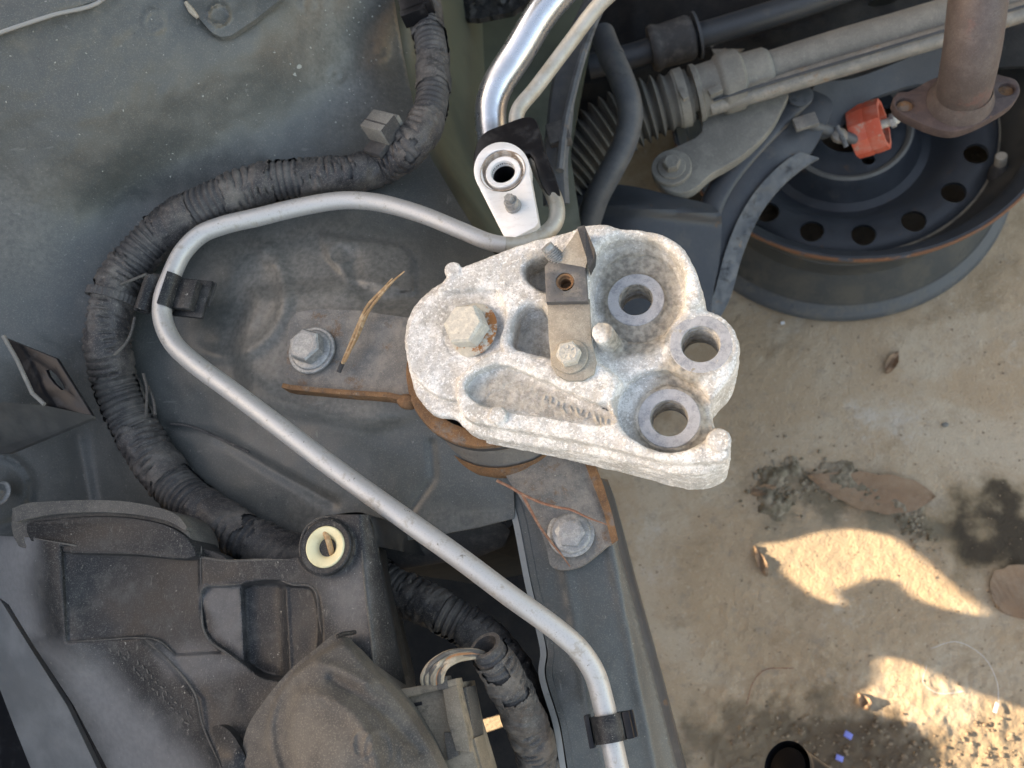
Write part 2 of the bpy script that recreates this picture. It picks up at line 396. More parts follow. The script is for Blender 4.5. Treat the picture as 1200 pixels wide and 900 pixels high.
MT = dict(
 paint=mat('dusty_body_paint', (.066, .074, .075), .33, layers=(
    dict(col=(.082, .091, .091), rough=.42, scale=14, lo=.3, hi=.75, det=3),
    dict(col=(.066, .074, .073), scale=9, lo=.5, hi=.75, det=4),
    dict(col=(.3, .31, .3), rough=.8, scale=170, str=(1, .1, 1), lo=.69, hi=.72, det=3, amt=.3),
    dict(col=(.26, .27, .26), rough=.8, scale=150, str=(.1, 1, .6), lo=.69, hi=.72, det=3, amt=.25, off=8),
    dict(col=(.035, .037, .038), rough=.6, scale=210, lo=.69, hi=.73, det=3, amt=.8, off=14),
    dict(col=(.2, .2, .185), rough=.8, scale=60, lo=.5, hi=.8, amt=.3, det=9),
    dict(col=(.2, .19, .165), rough=.85, scale=420, lo=.55, hi=.75, amt=.45),
    dict(col=(.36, .36, .34), rough=.8, scale=480, lo=.705, hi=.74, det=2, amt=.6)), bump=(('noise', 30, .06, .004), ('noise', 600, .12, .0006)), grit=((.24, .24, .22), 0.3)),
 seam=mat('sealed_panel_edge', (.25, .26, .26), .55, layers=(dict(col=(.1, .11, .11), scale=200, lo=.6, hi=.75),)),
 alu=mat('corroded_cast_aluminium', (.56, .555, .54), .72, .15, layers=(
    dict(col=(.42, .405, .37), scale=34, lo=.4, hi=.66, det=8, amt=.85),
    dict(col=(.8, .795, .775), rough=.85, metal=0, scale=60, lo=.46, hi=.62, det=9),
    dict(col=(.36, .345, .32), scale=110, lo=.54, hi=.68, amt=.6, det=9),
    dict(col=(.4, .385, .36), rough=.9, scale=650, lo=.52, hi=.66, det=4, amt=.6),
    dict(col=(.86, .86, .85), scale=560, lo=.54, hi=.6, det=3, amt=.8, off=9),
    dict(col=(.27, .255, .23), scale=900, lo=.54, hi=.62, det=3, amt=.45, off=17),
    dict(col=(.2, .19, .17), scale=300, lo=.71, hi=.74, det=2, amt=.6)), bump=(('noise', 900, .6, .0007), ('noise', 220, .5, .0018)), grit=((.8, .79, .76), 0.35)),
 mach=mat('machined_aluminium_face', (.42, .43, .45), .5, .35, layers=(
    dict(col=(.27, .285, .31), scale=160, lo=.45, hi=.65, det=8), dict(col=(.52, .53, .54), scale=500, lo=.57, hi=.66, amt=.7)), bump=(('noise', 700, .25, .0004),), grit=((.55, .56, .57), 0.4)),
 pipe=mat('aluminium_pipe', (.5, .505, .505), .48, .5, layers=(
    dict(col=(.5, .5, .49), rough=.5, scale=60, lo=.4, hi=.7, det=4, amt=.7),
    dict(col=(.3, .275, .235), rough=.85, metal=.1, scale=120, lo=.55, hi=.66, det=9, amt=.65),
    dict(col=(.14, .125, .105), rough=.9, metal=0, scale=230, lo=.64, hi=.665, det=8, amt=.8)), bump=(('noise', 350, .18, .0006),), grit=((.45, .44, .42), 0.25)),
 pipe_dull=mat('dull_grey_pipe', (.44, .44, .41), .55, .5, layers=(
    dict(col=(.36, .34, .29), scale=70, lo=.4, hi=.65), dict(col=(.6, .6, .57), scale=300, lo=.58, hi=.7, amt=.6)), bump=(('noise', 500, .2, .0005),)),
 shiny=mat('bright_aluminium_tube', (.66, .69, .73), .24, .95, layers=(
    dict(col=(.5, .53, .57), rough=.4, scale=45, lo=.4, hi=.7), dict(col=(.3, .3, .3), rough=.6, scale=300, lo=.66, hi=.7, amt=.5))),
 white_alu=mat('clean_machined_aluminium', (.86, .87, .87), .42, .25, layers=(
    dict(col=(.74, .74, .73), scale=90, lo=.45, hi=.75, str=(1, 3, 1)), dict(col=(.5, .48, .44), scale=500, lo=.66, hi=.71, amt=.7))),
 brown=mat('stained_seal_groove', (.3, .24, .19), .7, .1, layers=(dict(col=(.5, .46, .42), scale=200, lo=.42, hi=.6), dict(col=(.16, .12, .09), scale=400, lo=.6, hi=.68))),
 zinc=mat('dull_zinc_steel', (.26, .27, .275), .5, .5, layers=(
    dict(col=(.37, .38, .375), scale=260, lo=.45, hi=.62, det=8), dict(col=(.22, .22, .21), rough=.8, scale=700, lo=.56, hi=.66, amt=.8),
    dict(col=(.36, .3, .22), rough=.9, metal=0, scale=120, lo=.6, hi=.7, amt=.5)), bump=(('noise', 900, .4, .0004),), grit=((.5, .5, .48), 0.45)),
 bolt=mat('dusty_pale_bolt_steel', (.46, .455, .42), .7, .2, layers=(
    dict(col=(.62, .6, .53), scale=240, lo=.42, hi=.62, det=7), dict(col=(.3, .28, .24), scale=600, lo=.58, hi=.68, amt=.7)), bump=(('noise', 1100, .35, .0003),), grit=((.64, .61, .54), 0.45)),
 bolt_rust=mat('pale_washer_with_rust', (.42, .41, .36), .7, .2, layers=(
    dict(col=(.52, .5, .44), scale=240, lo=.42, hi=.62, det=7), dict(col=(.33, .13, .045), rough=.95, metal=0, scale=80, lo=.5, hi=.57, det=8)), bump=(('noise', 1100, .35, .0003),)),
 steel=mat('dusty_steel_strip', (.29, .262, .22), .65, .25, layers=(
    dict(col=(.37, .34, .285), scale=110, lo=.42, hi=.65, det=7), dict(col=(.2, .19, .175), scale=300, lo=.56, hi=.68, amt=.7)), bump=(('noise', 900, .3, .0004),), grit=((.52, .49, .42), 0.5)),
 steel_dark=mat('oily_dark_steel', (.11, .11, .112), .55, .3, layers=(
    dict(col=(.2, .19, .175), scale=200, lo=.47, hi=.66, det=7), dict(col=(.05, .05, .05), scale=400, lo=.55, hi=.66, amt=.7)), bump=(('noise', 900, .4, .0004),)),
 rust=mat('rusty_steel', (.15, .08, .042), .85, .1, layers=(
    dict(col=(.23, .12, .058), scale=70, lo=.42, hi=.64, det=9), dict(col=(.16, .15, .14), scale=45, lo=.54, hi=.64, det=8, amt=.8), dict(col=(.085, .055, .04), scale=260, lo=.55, hi=.66, amt=.8),
    dict(col=(.36, .27, .18), scale=500, lo=.6, hi=.68, amt=.6)), bump=(('noise', 700, .6, .0006),), grit=((.3, .19, .11), 0.5)),
 rust_plate=mat('half_rusted_steel_plate', (.135, .136, .134), .7, .15, layers=(
    dict(col=(.215, .205, .19), scale=70, lo=.42, hi=.62, det=7), dict(col=(.16, .09, .05), rough=.9, metal=0, scale=60, lo=.54, hi=.66, det=9, amt=.75),
    dict(col=(.13, .125, .12), scale=380, lo=.57, hi=.66, amt=.7), dict(col=(.42, .4, .36), scale=330, lo=.64, hi=.7, amt=.6)), bump=(('noise', 600, .5, .0006),), grit=((.33, .3, .26), 0.5)),
 cup=mat('grey_mount_shell', (.19, .188, .18), .6, .2, layers=(
    dict(col=(.29, .275, .25), scale=60, lo=.44, hi=.66, det=7), dict(col=(.26, .15, .07), rough=.9, scale=40, lo=.56, hi=.66, det=6, amt=.75),
    dict(col=(.1, .1, .1), scale=300, lo=.58, hi=.68, amt=.6)), bump=(('noise', 600, .4, .0005),), grit=((.28, .26, .23), 0.45)),
 rubber=mat('grey_rubber', (.05, .05, .052), .7, layers=(dict(col=(.11, .105, .1), scale=80, lo=.45, hi=.7),), grit=((.15, .14, .13), 0.3), spec=0.25),
 conduit=mat('dusty_black_conduit', (.05, .051, .055), .5, layers=(
    dict(col=(.15, .142, .135), rough=.85, scale=60, lo=.4, hi=.7, det=7, amt=.85), dict(col=(.24, .225, .2), rough=.9, scale=260, lo=.58, hi=.72, det=6, amt=.55)), bump=(('noise', 500, .3, .0005),), grit=((.2, .19, .17), 0.4), spec=0.25),
 tape=mat('dusty_black_tape', (.04, .04, .043), .34, layers=(
    dict(col=(.15, .14, .13), rough=.75, scale=30, lo=.42, hi=.66, det=8, amt=.9), dict(col=(.045, .045, .05), rough=.4, scale=55, lo=.55, hi=.68, det=7, amt=.8),
    dict(col=(.3, .28, .25), scale=420, lo=.6, hi=.7, amt=.5)), bump=(('noise', 160, .5, .0012), ('noise', 700, .3, .0004)), grit=((.23, .21, .19), 0.5), spec=0.28),
 plastic=mat('scuffed_black_plastic', (.013, .0145, .017), .34, layers=(
    dict(col=(.028, .029, .031), rough=.42, scale=30, lo=.4, hi=.68, det=6), dict(col=(.115, .112, .105), rough=.85, scale=45, lo=.5, hi=.76, det=10, amt=.7),
    dict(col=(.19, .18, .16), rough=.9, scale=500, lo=.6, hi=.7, det=4, amt=.55, str=(1, .4, 1)), dict(col=(.35, .34, .31), scale=330, lo=.71, hi=.735, det=2, amt=.6)), bump=(('noise', 700, .14, .0004),), grit=((.16, .158, .15), .4), spec=0.25),
 plastic_gloss=mat('glossy_plastic_painted_sheen', (.13, .136, .142), .3, layers=(  # grey base colour stands in for sky sheen on the strip
    dict(col=(.19, .195, .2), rough=.4, scale=26, lo=.42, hi=.7, det=5), dict(col=(.2, .19, .17), rough=.8, scale=300, lo=.66, hi=.72, amt=.6)), bump=(('noise', 20, .1, .003),), grit=((.25, .25, .25), 0.2)),
 plastic_dust=mat('brown_dusted_plastic', (.07, .068, .066), .7, layers=(
    dict(col=(.12, .113, .103), rough=.9, scale=45, lo=.4, hi=.64, det=9), dict(col=(.05, .051, .054), rough=.6, scale=22, lo=.55, hi=.68, det=5, amt=.8),
    dict(col=(.3, .28, .25), scale=300, lo=.66, hi=.71, amt=.5)), bump=(('noise', 600, .2, .0004),), grit=((.24, .22, .19), 0.5), spec=0.25),
 plastic_tan=mat('tan_dusted_connector', (.19, .165, .13), .85, layers=(
    dict(col=(.28, .24, .19), scale=60, lo=.42, hi=.62, det=7), dict(col=(.1, .093, .083), scale=70, lo=.55, hi=.68, det=6, amt=.8)), bump=(('noise', 700, .3, .0004),), grit=((.33, .29, .23), 0.5), spec=0.25),
 black=mat('clean_black_plastic', (.009, .009, .011), .3, layers=(dict(col=(.03, .03, .032), rough=.5, scale=80, lo=.5, hi=.7),), spec=0.3),
 deep=mat('dirty_dark_underbody', (.008, .009, .011), .75, layers=(dict(col=(.018, .018, .018), scale=30, lo=.42, hi=.66, det=6), dict(col=(.04, .037, .033), scale=200, lo=.6, hi=.7, amt=.5)), bump=(('noise', 200, .3, .001),), grit=((.05, .05, .05), 0.4), spec=0.2),
 olive=mat('olive_inner_panel', (.075, .085, .065), .45, layers=(dict(col=(.05, .058, .047), scale=12, lo=.42, hi=.66, det=5), dict(col=(.13, .13, .11), scale=250, lo=.64, hi=.7, amt=.4))),
 cream=mat('cream_nylon', (.72, .66, .43), .5, layers=(dict(col=(.6, .53, .32), scale=90, lo=.45, hi=.7), dict(col=(.35, .27, .14), scale=300, lo=.62, hi=.7, amt=.6))),
 navy=mat('navy_painted_steel', (.033, .040, .049), .36, layers=(
    dict(col=(.046, .054, .064), rough=.55, scale=18, lo=.4, hi=.68, det=5), dict(col=(.12, .11, .095), rough=.85, scale=40, lo=.56, hi=.78, det=7, amt=.6),
    dict(col=(.15, .085, .045), rough=.9, scale=60, lo=.61, hi=.7, det=8, amt=.7), dict(col=(.25, .24, .22), scale=420, lo=.67, hi=.72, amt=.5)), bump=(('noise', 300, .2, .001),), grit=((.12, .12, .12), 0.25)),
 navy_edge=mat('pale_blue_grey_flange', (.075, .086, .098), .6, layers=(dict(col=(.12, .133, .145), scale=45, lo=.42, hi=.66, det=8), dict(col=(.04, .045, .05), scale=60, lo=.55, hi=.66, det=7), dict(col=(.2, .13, .075), scale=50, lo=.6, hi=.7, amt=.7, det=7))),
 rim_rust=mat('rusty_rim_edge', (.17, .075, .04), .85, layers=(dict(col=(.05, .055, .065), rough=.6, scale=26, lo=.5, hi=.6, det=8), dict(col=(.33, .17, .08), scale=200, lo=.57, hi=.66, amt=.7)), bump=(('noise', 500, .5, .001),)),
 barrel=mat('dusty_navy_barrel', (.042, .046, .048), .6, layers=(dict(col=(.085, .08, .07), rough=.9, scale=22, lo=.4, hi=.66, det=6), dict(col=(.024, .028, .034), scale=30, lo=.56, hi=.68, amt=.8)), bump=(('noise', 300, .2, .001),), grit=((.12, .115, .1), 0.35), spec=0.3),
 rack=mat('dusty_rack_casting', (.165, .162, .15), .7, .1, layers=(
    dict(col=(.225, .22, .2), scale=30, lo=.42, hi=.66, det=6), dict(col=(.15, .145, .135), scale=50, lo=.56, hi=.7, det=6, amt=.8), dict(col=(.5, .48, .44), scale=400, lo=.62, hi=.7, amt=.5)), bump=(('noise', 500, .3, .0006),), grit=((.36, .35, .31), 0.5), spec=0.3),
 bellows=mat('dusty_bellows_rubber', (.085, .085, .081), .75, layers=(dict(col=(.11, .106, .098), scale=50, lo=.42, hi=.68),), grit=((.16, .158, .15), .4), spec=0.25),
 hose=mat('blue_grey_rubber_hose', (.045, .054, .066), .55, layers=(dict(col=(.075, .083, .09), scale=40, lo=.4, hi=.66), dict(col=(.05, .055, .06), scale=90, lo=.56, hi=.7)), grit=((.14, .14, .14), 0.3)),
 exhaust=mat('brown_heat_stained_steel', (.085, .07, .07), .6, .35, layers=(
    dict(col=(.12, .103, .1), scale=60, lo=.4, hi=.66, det=7), dict(col=(.08, .062, .06), scale=500, lo=.52, hi=.64, amt=.8), dict(col=(.2, .09, .08), scale=30, lo=.56, hi=.7, amt=.5)), bump=(('noise', 700, .4, .0006),), grit=((.2, .17, .16), 0.45)),
 flange=mat('dark_brown_flange', (.06, .043, .044), .7, .2, layers=(dict(col=(.1, .072, .068), scale=70, lo=.42, hi=.66, det=7), dict(col=(.26, .12, .06), scale=120, lo=.63, hi=.7, amt=.6)), bump=(('noise', 600, .5, .0006),), grit=((.15, .11, .1), 0.45)),
 lip=mat('scuffed_lit_navy_lip', (.055, .064, .075), .5, layers=(dict(col=(.1, .1, .097), rough=.8, scale=40, lo=.45, hi=.66, det=7), dict(col=(.05, .06, .075), scale=60, lo=.55, hi=.66))),  # painted lighter than the barrel to stand for the lit lip
 webm=mat('dusty_black_sheet', (.045, .047, .048), .5, layers=(dict(col=(.08, .08, .077), scale=30, lo=.42, hi=.7),)),
 spatter=mat('pale_dried_spatter', (.3, .31, .28), .85),
 dustring=mat('dust_settled_in_the_joint', (.27, .24, .19), .9, layers=(dict(col=(.12, .115, .105), scale=40, lo=.45, hi=.62),)),
 red=mat('faded_red_plastic', (.52, .085, .045), .6, layers=(dict(col=(.5, .16, .115), rough=.8, scale=60, lo=.42, hi=.66, det=6), dict(col=(.36, .27, .22), scale=90, lo=.58, hi=.68, amt=.8, det=7)), bump=(('noise', 400, .2, .0006),)),
 needle=mat('dry_brown_pine_needle', (.33, .2, .1), .7, layers=(dict(col=(.5, .36, .22), scale=250, lo=.45, hi=.65), dict(col=(.15, .08, .04), scale=300, lo=.6, hi=.7))),
 stem=mat('reddish_dry_stem', (.24, .11, .07), .7, layers=(dict(col=(.35, .2, .13), scale=250, lo=.45, hi=.65),)),
 leaf=mat('dry_brown_leaf', (.27, .165, .1), .75, layers=(dict(col=(.3, .2, .13), scale=60, lo=.42, hi=.66), dict(col=(.17, .1, .06), scale=140, lo=.6, hi=.7, amt=.7)), bump=(('noise', 300, .4, .001),), grit=((.38, .27, .18), 0.4)),
 wire=mat('dusty_wire_insulation', (.3, .26, .2), .7, layers=(dict(col=(.42, .36, .28), scale=200, lo=.45, hi=.65),)),
 wire_b=mat('black_wire_insulation', (.09, .085, .08), .6, layers=(dict(col=(.2, .18, .15), scale=200, lo=.5, hi=.7),)),
 wire_o=mat('orange_wire_insulation', (.42, .2, .1), .6, layers=(dict(col=(.45, .3, .2), scale=200, lo=.5, hi=.7),)),
 blue=mat('violet_blue_plastic', (.2, .24, .68), .5),
 clear=mat('clear_white_plastic', (.75, .77, .8), .2),
 pebble=mat('tan_pebble', (.25, .185, .125), .85, layers=(dict(col=(.16, .11, .075), scale=60, lo=.42, hi=.6), dict(col=(.38, .31, .23), scale=90, lo=.58, hi=.68))),
 debris=mat('oily_crumbled_debris', (.15, .122, .082), .85, layers=(dict(col=(.29, .235, .17), scale=60, lo=.4, hi=.6), dict(col=(.07, .058, .036), scale=50, lo=.58, hi=.68)), bump=(('noise', 500, .5, .001),)),
)

def add_grime_or_sheen(m, c1, c2):  # attribute mask: dirt on casting and wing panel, painted sheen on the housing
    t = m.node_tree; N, L = t.nodes, t.links; b = N['Principled BSDF']
    at_ = N.new('ShaderNodeAttribute'); at_.attribute_name = 'grime_or_sheen'
    ns = N.new('ShaderNodeTexNoise'); ns.inputs['Scale'].default_value = 330; ns.inputs['Detail'].default_value = 7; tc = N.new('ShaderNodeTexCoord'); L.new(tc.outputs['Object'], ns.inputs['Vector'])
    mr = N.new('ShaderNodeMapRange'); mr.inputs[1].default_value = .35; mr.inputs[2].default_value = .62; L.new(ns.outputs[0], mr.inputs[0])
    cm = N.new('ShaderNodeMix'); cm.data_type = 'RGBA'; L.new(mr.outputs[0], cm.inputs[0]); cm.inputs[6].default_value = c1+(1,); cm.inputs[7].default_value = c2+(1,)
    mu = N.new('ShaderNodeMath'); mu.operation = 'MULTIPLY'; L.new(at_.outputs['Fac'], mu.inputs[0]); mu.inputs[1].default_value = .92
    x = N.new('ShaderNodeMix'); x.data_type = 'RGBA'; L.new(mu.outputs[0], x.inputs[0]); L.new(b.inputs['Base Color'].links[0].from_socket, x.inputs[6]); L.new(cm.outputs[2], x.inputs[7])
    L.new(x.outputs[2], b.inputs['Base Color'])
add_grime_or_sheen(MT['alu'], (.19, .175, .15), (.4, .37, .315))
MT['lightened'] = MT['plastic'].copy(); MT['lightened'].name = 'black_plastic_painted_sheen'; MT['paint_worn'] = MT['paint'].copy(); MT['paint_worn'].name = 'dusty_body_paint_with_settled_dirt'; add_grime_or_sheen(MT['paint_worn'], (.105, .1, .088), (.21, .2, .178))
add_grime_or_sheen(MT['lightened'], (.19, .193, .2), (.225, .228, .235))  # pale housing zones carry sky sheen painted into the base colour

def hexbolt(center, m, parent, rf, rh, hh, hf=.0012, axis=(0, 0, 1), mw=None, rot=.3, wash=0, marks=False, dish=True):
    """hexagon head (own mesh) on a flange; flange and washer are its children. Returns the head"""
    c = np.asarray(center, float); R = frame(axis)
    a = rot; R = np.array([R[0]*math.cos(a)+R[1]*math.sin(a), -R[0]*math.sin(a)+R[1]*math.cos(a), R[2]])
    z0 = hf+wash
    prof = [(rh, z0-.0003), (rh, z0+hh*.86), (rh*.9, z0+hh)]
    V, F = lathe(prof, c, seg=6, R=R)
    parts = [(V, F)]
    V2, F2 = lathe([(rh*.78, z0+hh-.0005), (rh*.78, z0+hh+.0001), (rh*.7, z0+hh+.00035), (rh*.5, z0+hh+(-.0001 if dish else .0003)), (0, z0+hh+(-.0002 if dish else .0004))], c, seg=24, R=R)
    parts.append((V2, F2))
    if marks:
        for k in range(7):
            an = k*2*math.pi/7+.3
            Rb = np.array([R[0]*math.cos(an)+R[1]*math.sin(an), -R[0]*math.sin(an)+R[1]*math.cos(an), R[2]])
            parts.append(box(c+R[2]*(z0+hh+.0002)+Rb[0]*rh*.42, (rh*.34, rh*.09, .0006), Rb, .0001))
    V, F = merge(*parts)
    h = obj('bolt', V, F, m, parent, angle=30)
    V, F = lathe([(rf*.97, wash), (rf, wash+hf*.3), (rf*.96, wash+hf*.7), (rh*1.12, wash+hf), (rh*.5, wash+hf)], c, seg=40, R=R)
    obj('bolt_flange', V, F, mw or m, h)
    if wash:
        V, F = lathe([(rf*1.16, -.0004), (rf*1.16, wash*.7), (rf*1.12, wash), (rh, wash)], c, seg=40, R=R)
        obj('washer', V, F, mw or m, h)
    return h

# ------------------------------------------------------------------ ground
def ground_material():
    m = mat('dusty_concrete_ground', (.42, .305, .2), .92, layers=(
        dict(col=(.48, .39, .29), scale=5, lo=.42, hi=.64, det=8, dis=.6),
        dict(col=(.28, .195, .118), scale=9, lo=.52, hi=.7, det=8, amt=.8, dis=.4),
        dict(col=(.52, .475, .415), scale=11, lo=.58, hi=.72, det=9, amt=.75),
        dict(col=(.3, .245, .19), scale=60, lo=.54, hi=.68, det=7, amt=.6),
        dict(col=(.55, .47, .37), scale=160, lo=.6, hi=.7, det=5, amt=.5), dict(col=(.2, .15, .1), scale=420, lo=.6, hi=.68, det=4, amt=.55), dict(col=(.62, .55, .45), scale=560, lo=.6, hi=.67, det=3, amt=.45)), bump=(('noise', 90, .25, .003), ('noise', 330, .6, .0022), ('noise', 900, .5, .0008)))
    # oil stains and damp soil, each with an outline of its own
    t = m.node_tree; N, L = t.nodes, t.links; b = N['Principled BSDF']
    src = b.inputs['Base Color'].links[0].from_socket
    tc = N.new('ShaderNodeTexCoord')
    ns = N.new('ShaderNodeTexNoise'); ns.inputs['Scale'].default_value = 26; ns.inputs['Detail'].default_value = 7
    L.new(tc.outputs['Object'], ns.inputs['Vector'])
    for (px, py, rx, ry, rot, col, amt, k) in (
            (1165, 618, .07, .055, .3, (.2, .145, .085), .85, .6), (1174, 620, .046, .042, .3, (.055, .04, .026), .97, .9),
            (960, 880, .135, .05, .0, (.13, .095, .06), .9, .55), (880, 900, .05, .05, .0, (.2, .15, .1), .8, .6), (1010, 905, .09, .06, .0, (.12, .085, .055), .9, .5),
            (1180, 880, .08, .045, .4, (.27, .2, .13), .8, .5), (950, 580, .055, .03, -.2, (.16, .13, .088), .85, .9), (1050, 605, .045, .018, -.6, (.2, .165, .115), .8, .8), (940, 640, .06, .03, 0, (.3, .24, .17), .5, .8)):
        c = P(px, py, 0)
        mp = N.new('ShaderNodeMapping'); mp.vector_type = 'TEXTURE'
        mp.inputs['Location'].default_value = (c[0], c[1], 0); mp.inputs['Rotation'].default_value = (0, 0, rot); mp.inputs['Scale'].default_value = (rx, ry, 1)
        L.new(tc.outputs['Object'], mp.inputs[0])
        ln = N.new('ShaderNodeVectorMath'); ln.operation = 'LENGTH'; L.new(mp.outputs[0], ln.inputs[0])
        ma = N.new('ShaderNodeMath'); ma.operation = 'MULTIPLY_ADD'; L.new(ns.outputs[0], ma.inputs[0]); ma.inputs[1].default_value = k*4; ma.inputs[2].default_value = -k*2
        ad = N.new('ShaderNodeMath'); L.new(ln.outputs['Value'], ad.inputs[0]); L.new(ma.outputs[0], ad.inputs[1])
        mr = N.new('ShaderNodeMapRange'); mr.interpolation_type = 'SMOOTHSTEP'
        mr.inputs[1].default_value = 1.3; mr.inputs[2].default_value = .55; mr.inputs[3].default_value = 0; mr.inputs[4].default_value = amt
        L.new(ad.outputs[0], mr.inputs[0])
        x = N.new('ShaderNodeMix'); x.data_type = 'RGBA'; L.new(mr.outputs[0], x.inputs[0]); L.new(src, x.inputs[6]); x.inputs[7].default_value = col+(1,)
        src = x.outputs[2]
    L.new(src, b.inputs['Base Color'])
    return m
MT['ground'] = ground_material()
def ground_h(x, y):
    h = fbm(x*14, y*14, seed=3)*.0016 + fbm(x*120, y*120, seed=8, o=3)*(.0005+.0005*sstep(.25, .05, y))
    soil = sstep(.05, -.12, y-.02+.03*vnoise(x*20, y*20, seed=5))*sstep(-.1, .05, x)
    h = h + soil*(np.abs(fbm(x*70, y*70, seed=21, o=4))*.0045)
    return h
gx = np.concatenate([[-6, -3, -1.9], np.arange(-1.3, .0, .02), np.arange(0, .56, .0022), np.arange(.57, 1.3, .03), [2, 3.5, 6]])
gy = np.concatenate([[-6, -3, -1.4], np.arange(-.9, -.17, .03), np.arange(-.16, .46, .0022), np.arange(.465, 1.0, .0045), np.arange(1.02, 1.6, .03), [2.2, 3.5, 6]])
GX, GY = np.meshgrid(gx, gy, indexing='ij')
GZ = ground_h(GX, GY)*np.clip(1.6-np.hypot(GX, GY)*.4, 0, 1)
ny = len(gy); ii, jj = np.meshgrid(np.arange(len(gx)-1), np.arange(ny-1), indexing='ij'); q0 = (ii*ny+jj).ravel()
GF = np.stack([q0, q0+ny, q0+ny+1, q0+1], -1)
g = obj('ground', np.stack([GX, GY, GZ], -1), GF, MT['ground'], angle=0); tag(g, 'dusty brown concrete and soil ground with oil stains under the car', kind='structure')
V, F = [(-60, -60, -.05), (60, -60, -.05), (60, 60, -.05), (-60, 60, -.05)], [[0, 1, 2, 3]]
g2 = obj('ground', V, F, MT['ground'], smooth=False); tag(g2, 'dusty open ground stretching away round the car', kind='structure')

def dirt_sheen_zones(me, zones, off):  # soft zones for panel dirt and for the housing's painted sheen
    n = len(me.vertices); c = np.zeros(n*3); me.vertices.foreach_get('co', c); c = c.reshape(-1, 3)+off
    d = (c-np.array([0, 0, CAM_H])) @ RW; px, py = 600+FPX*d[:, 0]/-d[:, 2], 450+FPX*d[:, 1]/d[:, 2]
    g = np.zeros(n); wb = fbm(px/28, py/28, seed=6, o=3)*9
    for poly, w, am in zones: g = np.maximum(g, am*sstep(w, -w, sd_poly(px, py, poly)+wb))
    a = me.attributes.new('grime_or_sheen', 'FLOAT', 'POINT'); a.data.foreach_set('value', g.astype(np.float32))
# ------------------------------------------------------------------ car body
body = thing('car_body', 'grey green dusty car body with inner wing panel and side rail', 'car', (-.45, .25, 0))
BZ = tps([(-240, -220, .75), (-240, 100, .70), (-240, 300, .645), (-240, 640, .50), (150, -220, .71), (440, -220, .57), (-60, -60, .72), (100, -60, .70), (250, -30, .65), (450, -40, .565), (462, 60, .535), (485, 140, .53), (300, 60, .62), (100, 80, .665), (-60, 100, .685),
          (-60, 230, .632), (60, 240, .61), (130, 200, .612), (200, 150, .614), (350, 120, .575), (420, 60, .56), (150, 230, .585), (60, 400, .575), (-60, 420, .59), (-60, 640, .51), (60, 560, .52),
          (150, 560, .525), (250, 640, .52), (110, 450, .55), (230, 330, .56), (300, 250, .56), (400, 200, .55), (450, 230, .545), (520, 210, .525), (560, 275, .525), (400, 330, .562), (365, 405, .562), (480, 400, .56),
          (300, 430, .56), (250, 480, .548), (320, 540, .545), (420, 520, .55), (560, 560, .535), (500, 600, .53), (420, 640, .525), (600, 320, .54), (690, 420, .54), (640, 520, .535)])
def bz(px, py):
    z = BZ(px, py)
    px, py = np.asarray(px, float), np.asarray(py, float)
    pad = sd_poly(px, py, [(300, 345), (420, 330), (520, 340), (520, 480), (430, 500), (290, 470), (280, 400)])
    z = z + .004*sstep(14, -10, pad)
    r = np.hypot(px-262, py-345); z = z + .0028*np.exp(-((r-72)/9)**2)*sstep(-30, 40, px-262+.6*(py-345))
    z = z - .003*np.exp(-(sd_line(px, py, [(412, 300), (420, 335), (450, 352), (500, 345)])/9)**2)
    z = z - .0022*np.exp(-(sd_line(px, py, [(505, 520), (508, 560), (480, 600), (430, 628)])/5)**2)
    z = z - .0025*np.exp(-(sd_line(px, py, [(195, 500), (250, 510), (310, 545), (390, 590)])/6)**2)
    z = z + .004*np.exp(-(sd_line(px, py, [(92, 520), (105, 590)])/9)**2)
    z = z - .0025*np.exp(-(np.abs(np.hypot(px+5, py-575)-42)/4)**2)
    z = z + fbm(px/70, py/70, seed=31, o=2)*.0014 + fbm(px/22, py/22, seed=36, o=2)*.0007
    z = z - .002*sstep(3, -3, np.abs(sd_poly(px, py, [(372, 272), (470, 285), (484, 300), (486, 346), (440, 338), (405, 330), (380, 300)]))-1)+.0025*sstep(4, -4, sd_poly(px, py, [(372, 272), (470, 285), (484, 300), (486, 346), (440, 338), (405, 330), (380, 300)]))
    z = z + .0012*np.exp(-((np.hypot(px-400, py-297)-13)/2.5)**2)+.0008*np.exp(-((np.hypot(px-318, py-300)-11)/2.5)**2)
    # broken stamp marks
    for cx, cy, rr in ((180, 25, 12), (470-25, 60, 9), (395, 88, 7), (364, 6, 9)):
        z = z + .0006*np.exp(-((np.hypot(px-cx, py-cy)-rr)/2)**2)
    return z
panel = [(-240, -220), (446, -220), (452, -60), (462, 0), (472, 60), (486, 130), (505, 185), (535, 235), (560, 275), (600, 320), (690, 420), (670, 540), (602, 576), (603, 607), (560, 618), (440, 640), (360, 655), (200, 655), (-60, 650), (-240, 650)]
V, F = sheet(panel, bz, 4.0, .002)
ip = obj('inner_wing_panel', V, F, MT['paint_worn'], body, angle=60)
dirt_sheen_zones(ip.data, [([(270, 280), (400, 262), (480, 290), (500, 350), (520, 470), (420, 500), (300, 470), (250, 400)], 40, .55), ([(225, 300), (330, 260), (420, 250), (420, 300), (300, 330)], 22, .45), ([(330, -40), (460, -40), (480, 150), (400, 175), (350, 90)], 40, .35),
    ([(420, 600), (600, 590), (600, 630), (420, 650)], 12, .4), ([(-40, 180), (70, 200), (60, 330), (-40, 330)], 40, .35), ([(350, 560), (400, 580), (380, 640), (330, 640)], 16, .4)], np.array(root_loc(body)))
rs = random.Random(21); parts = []
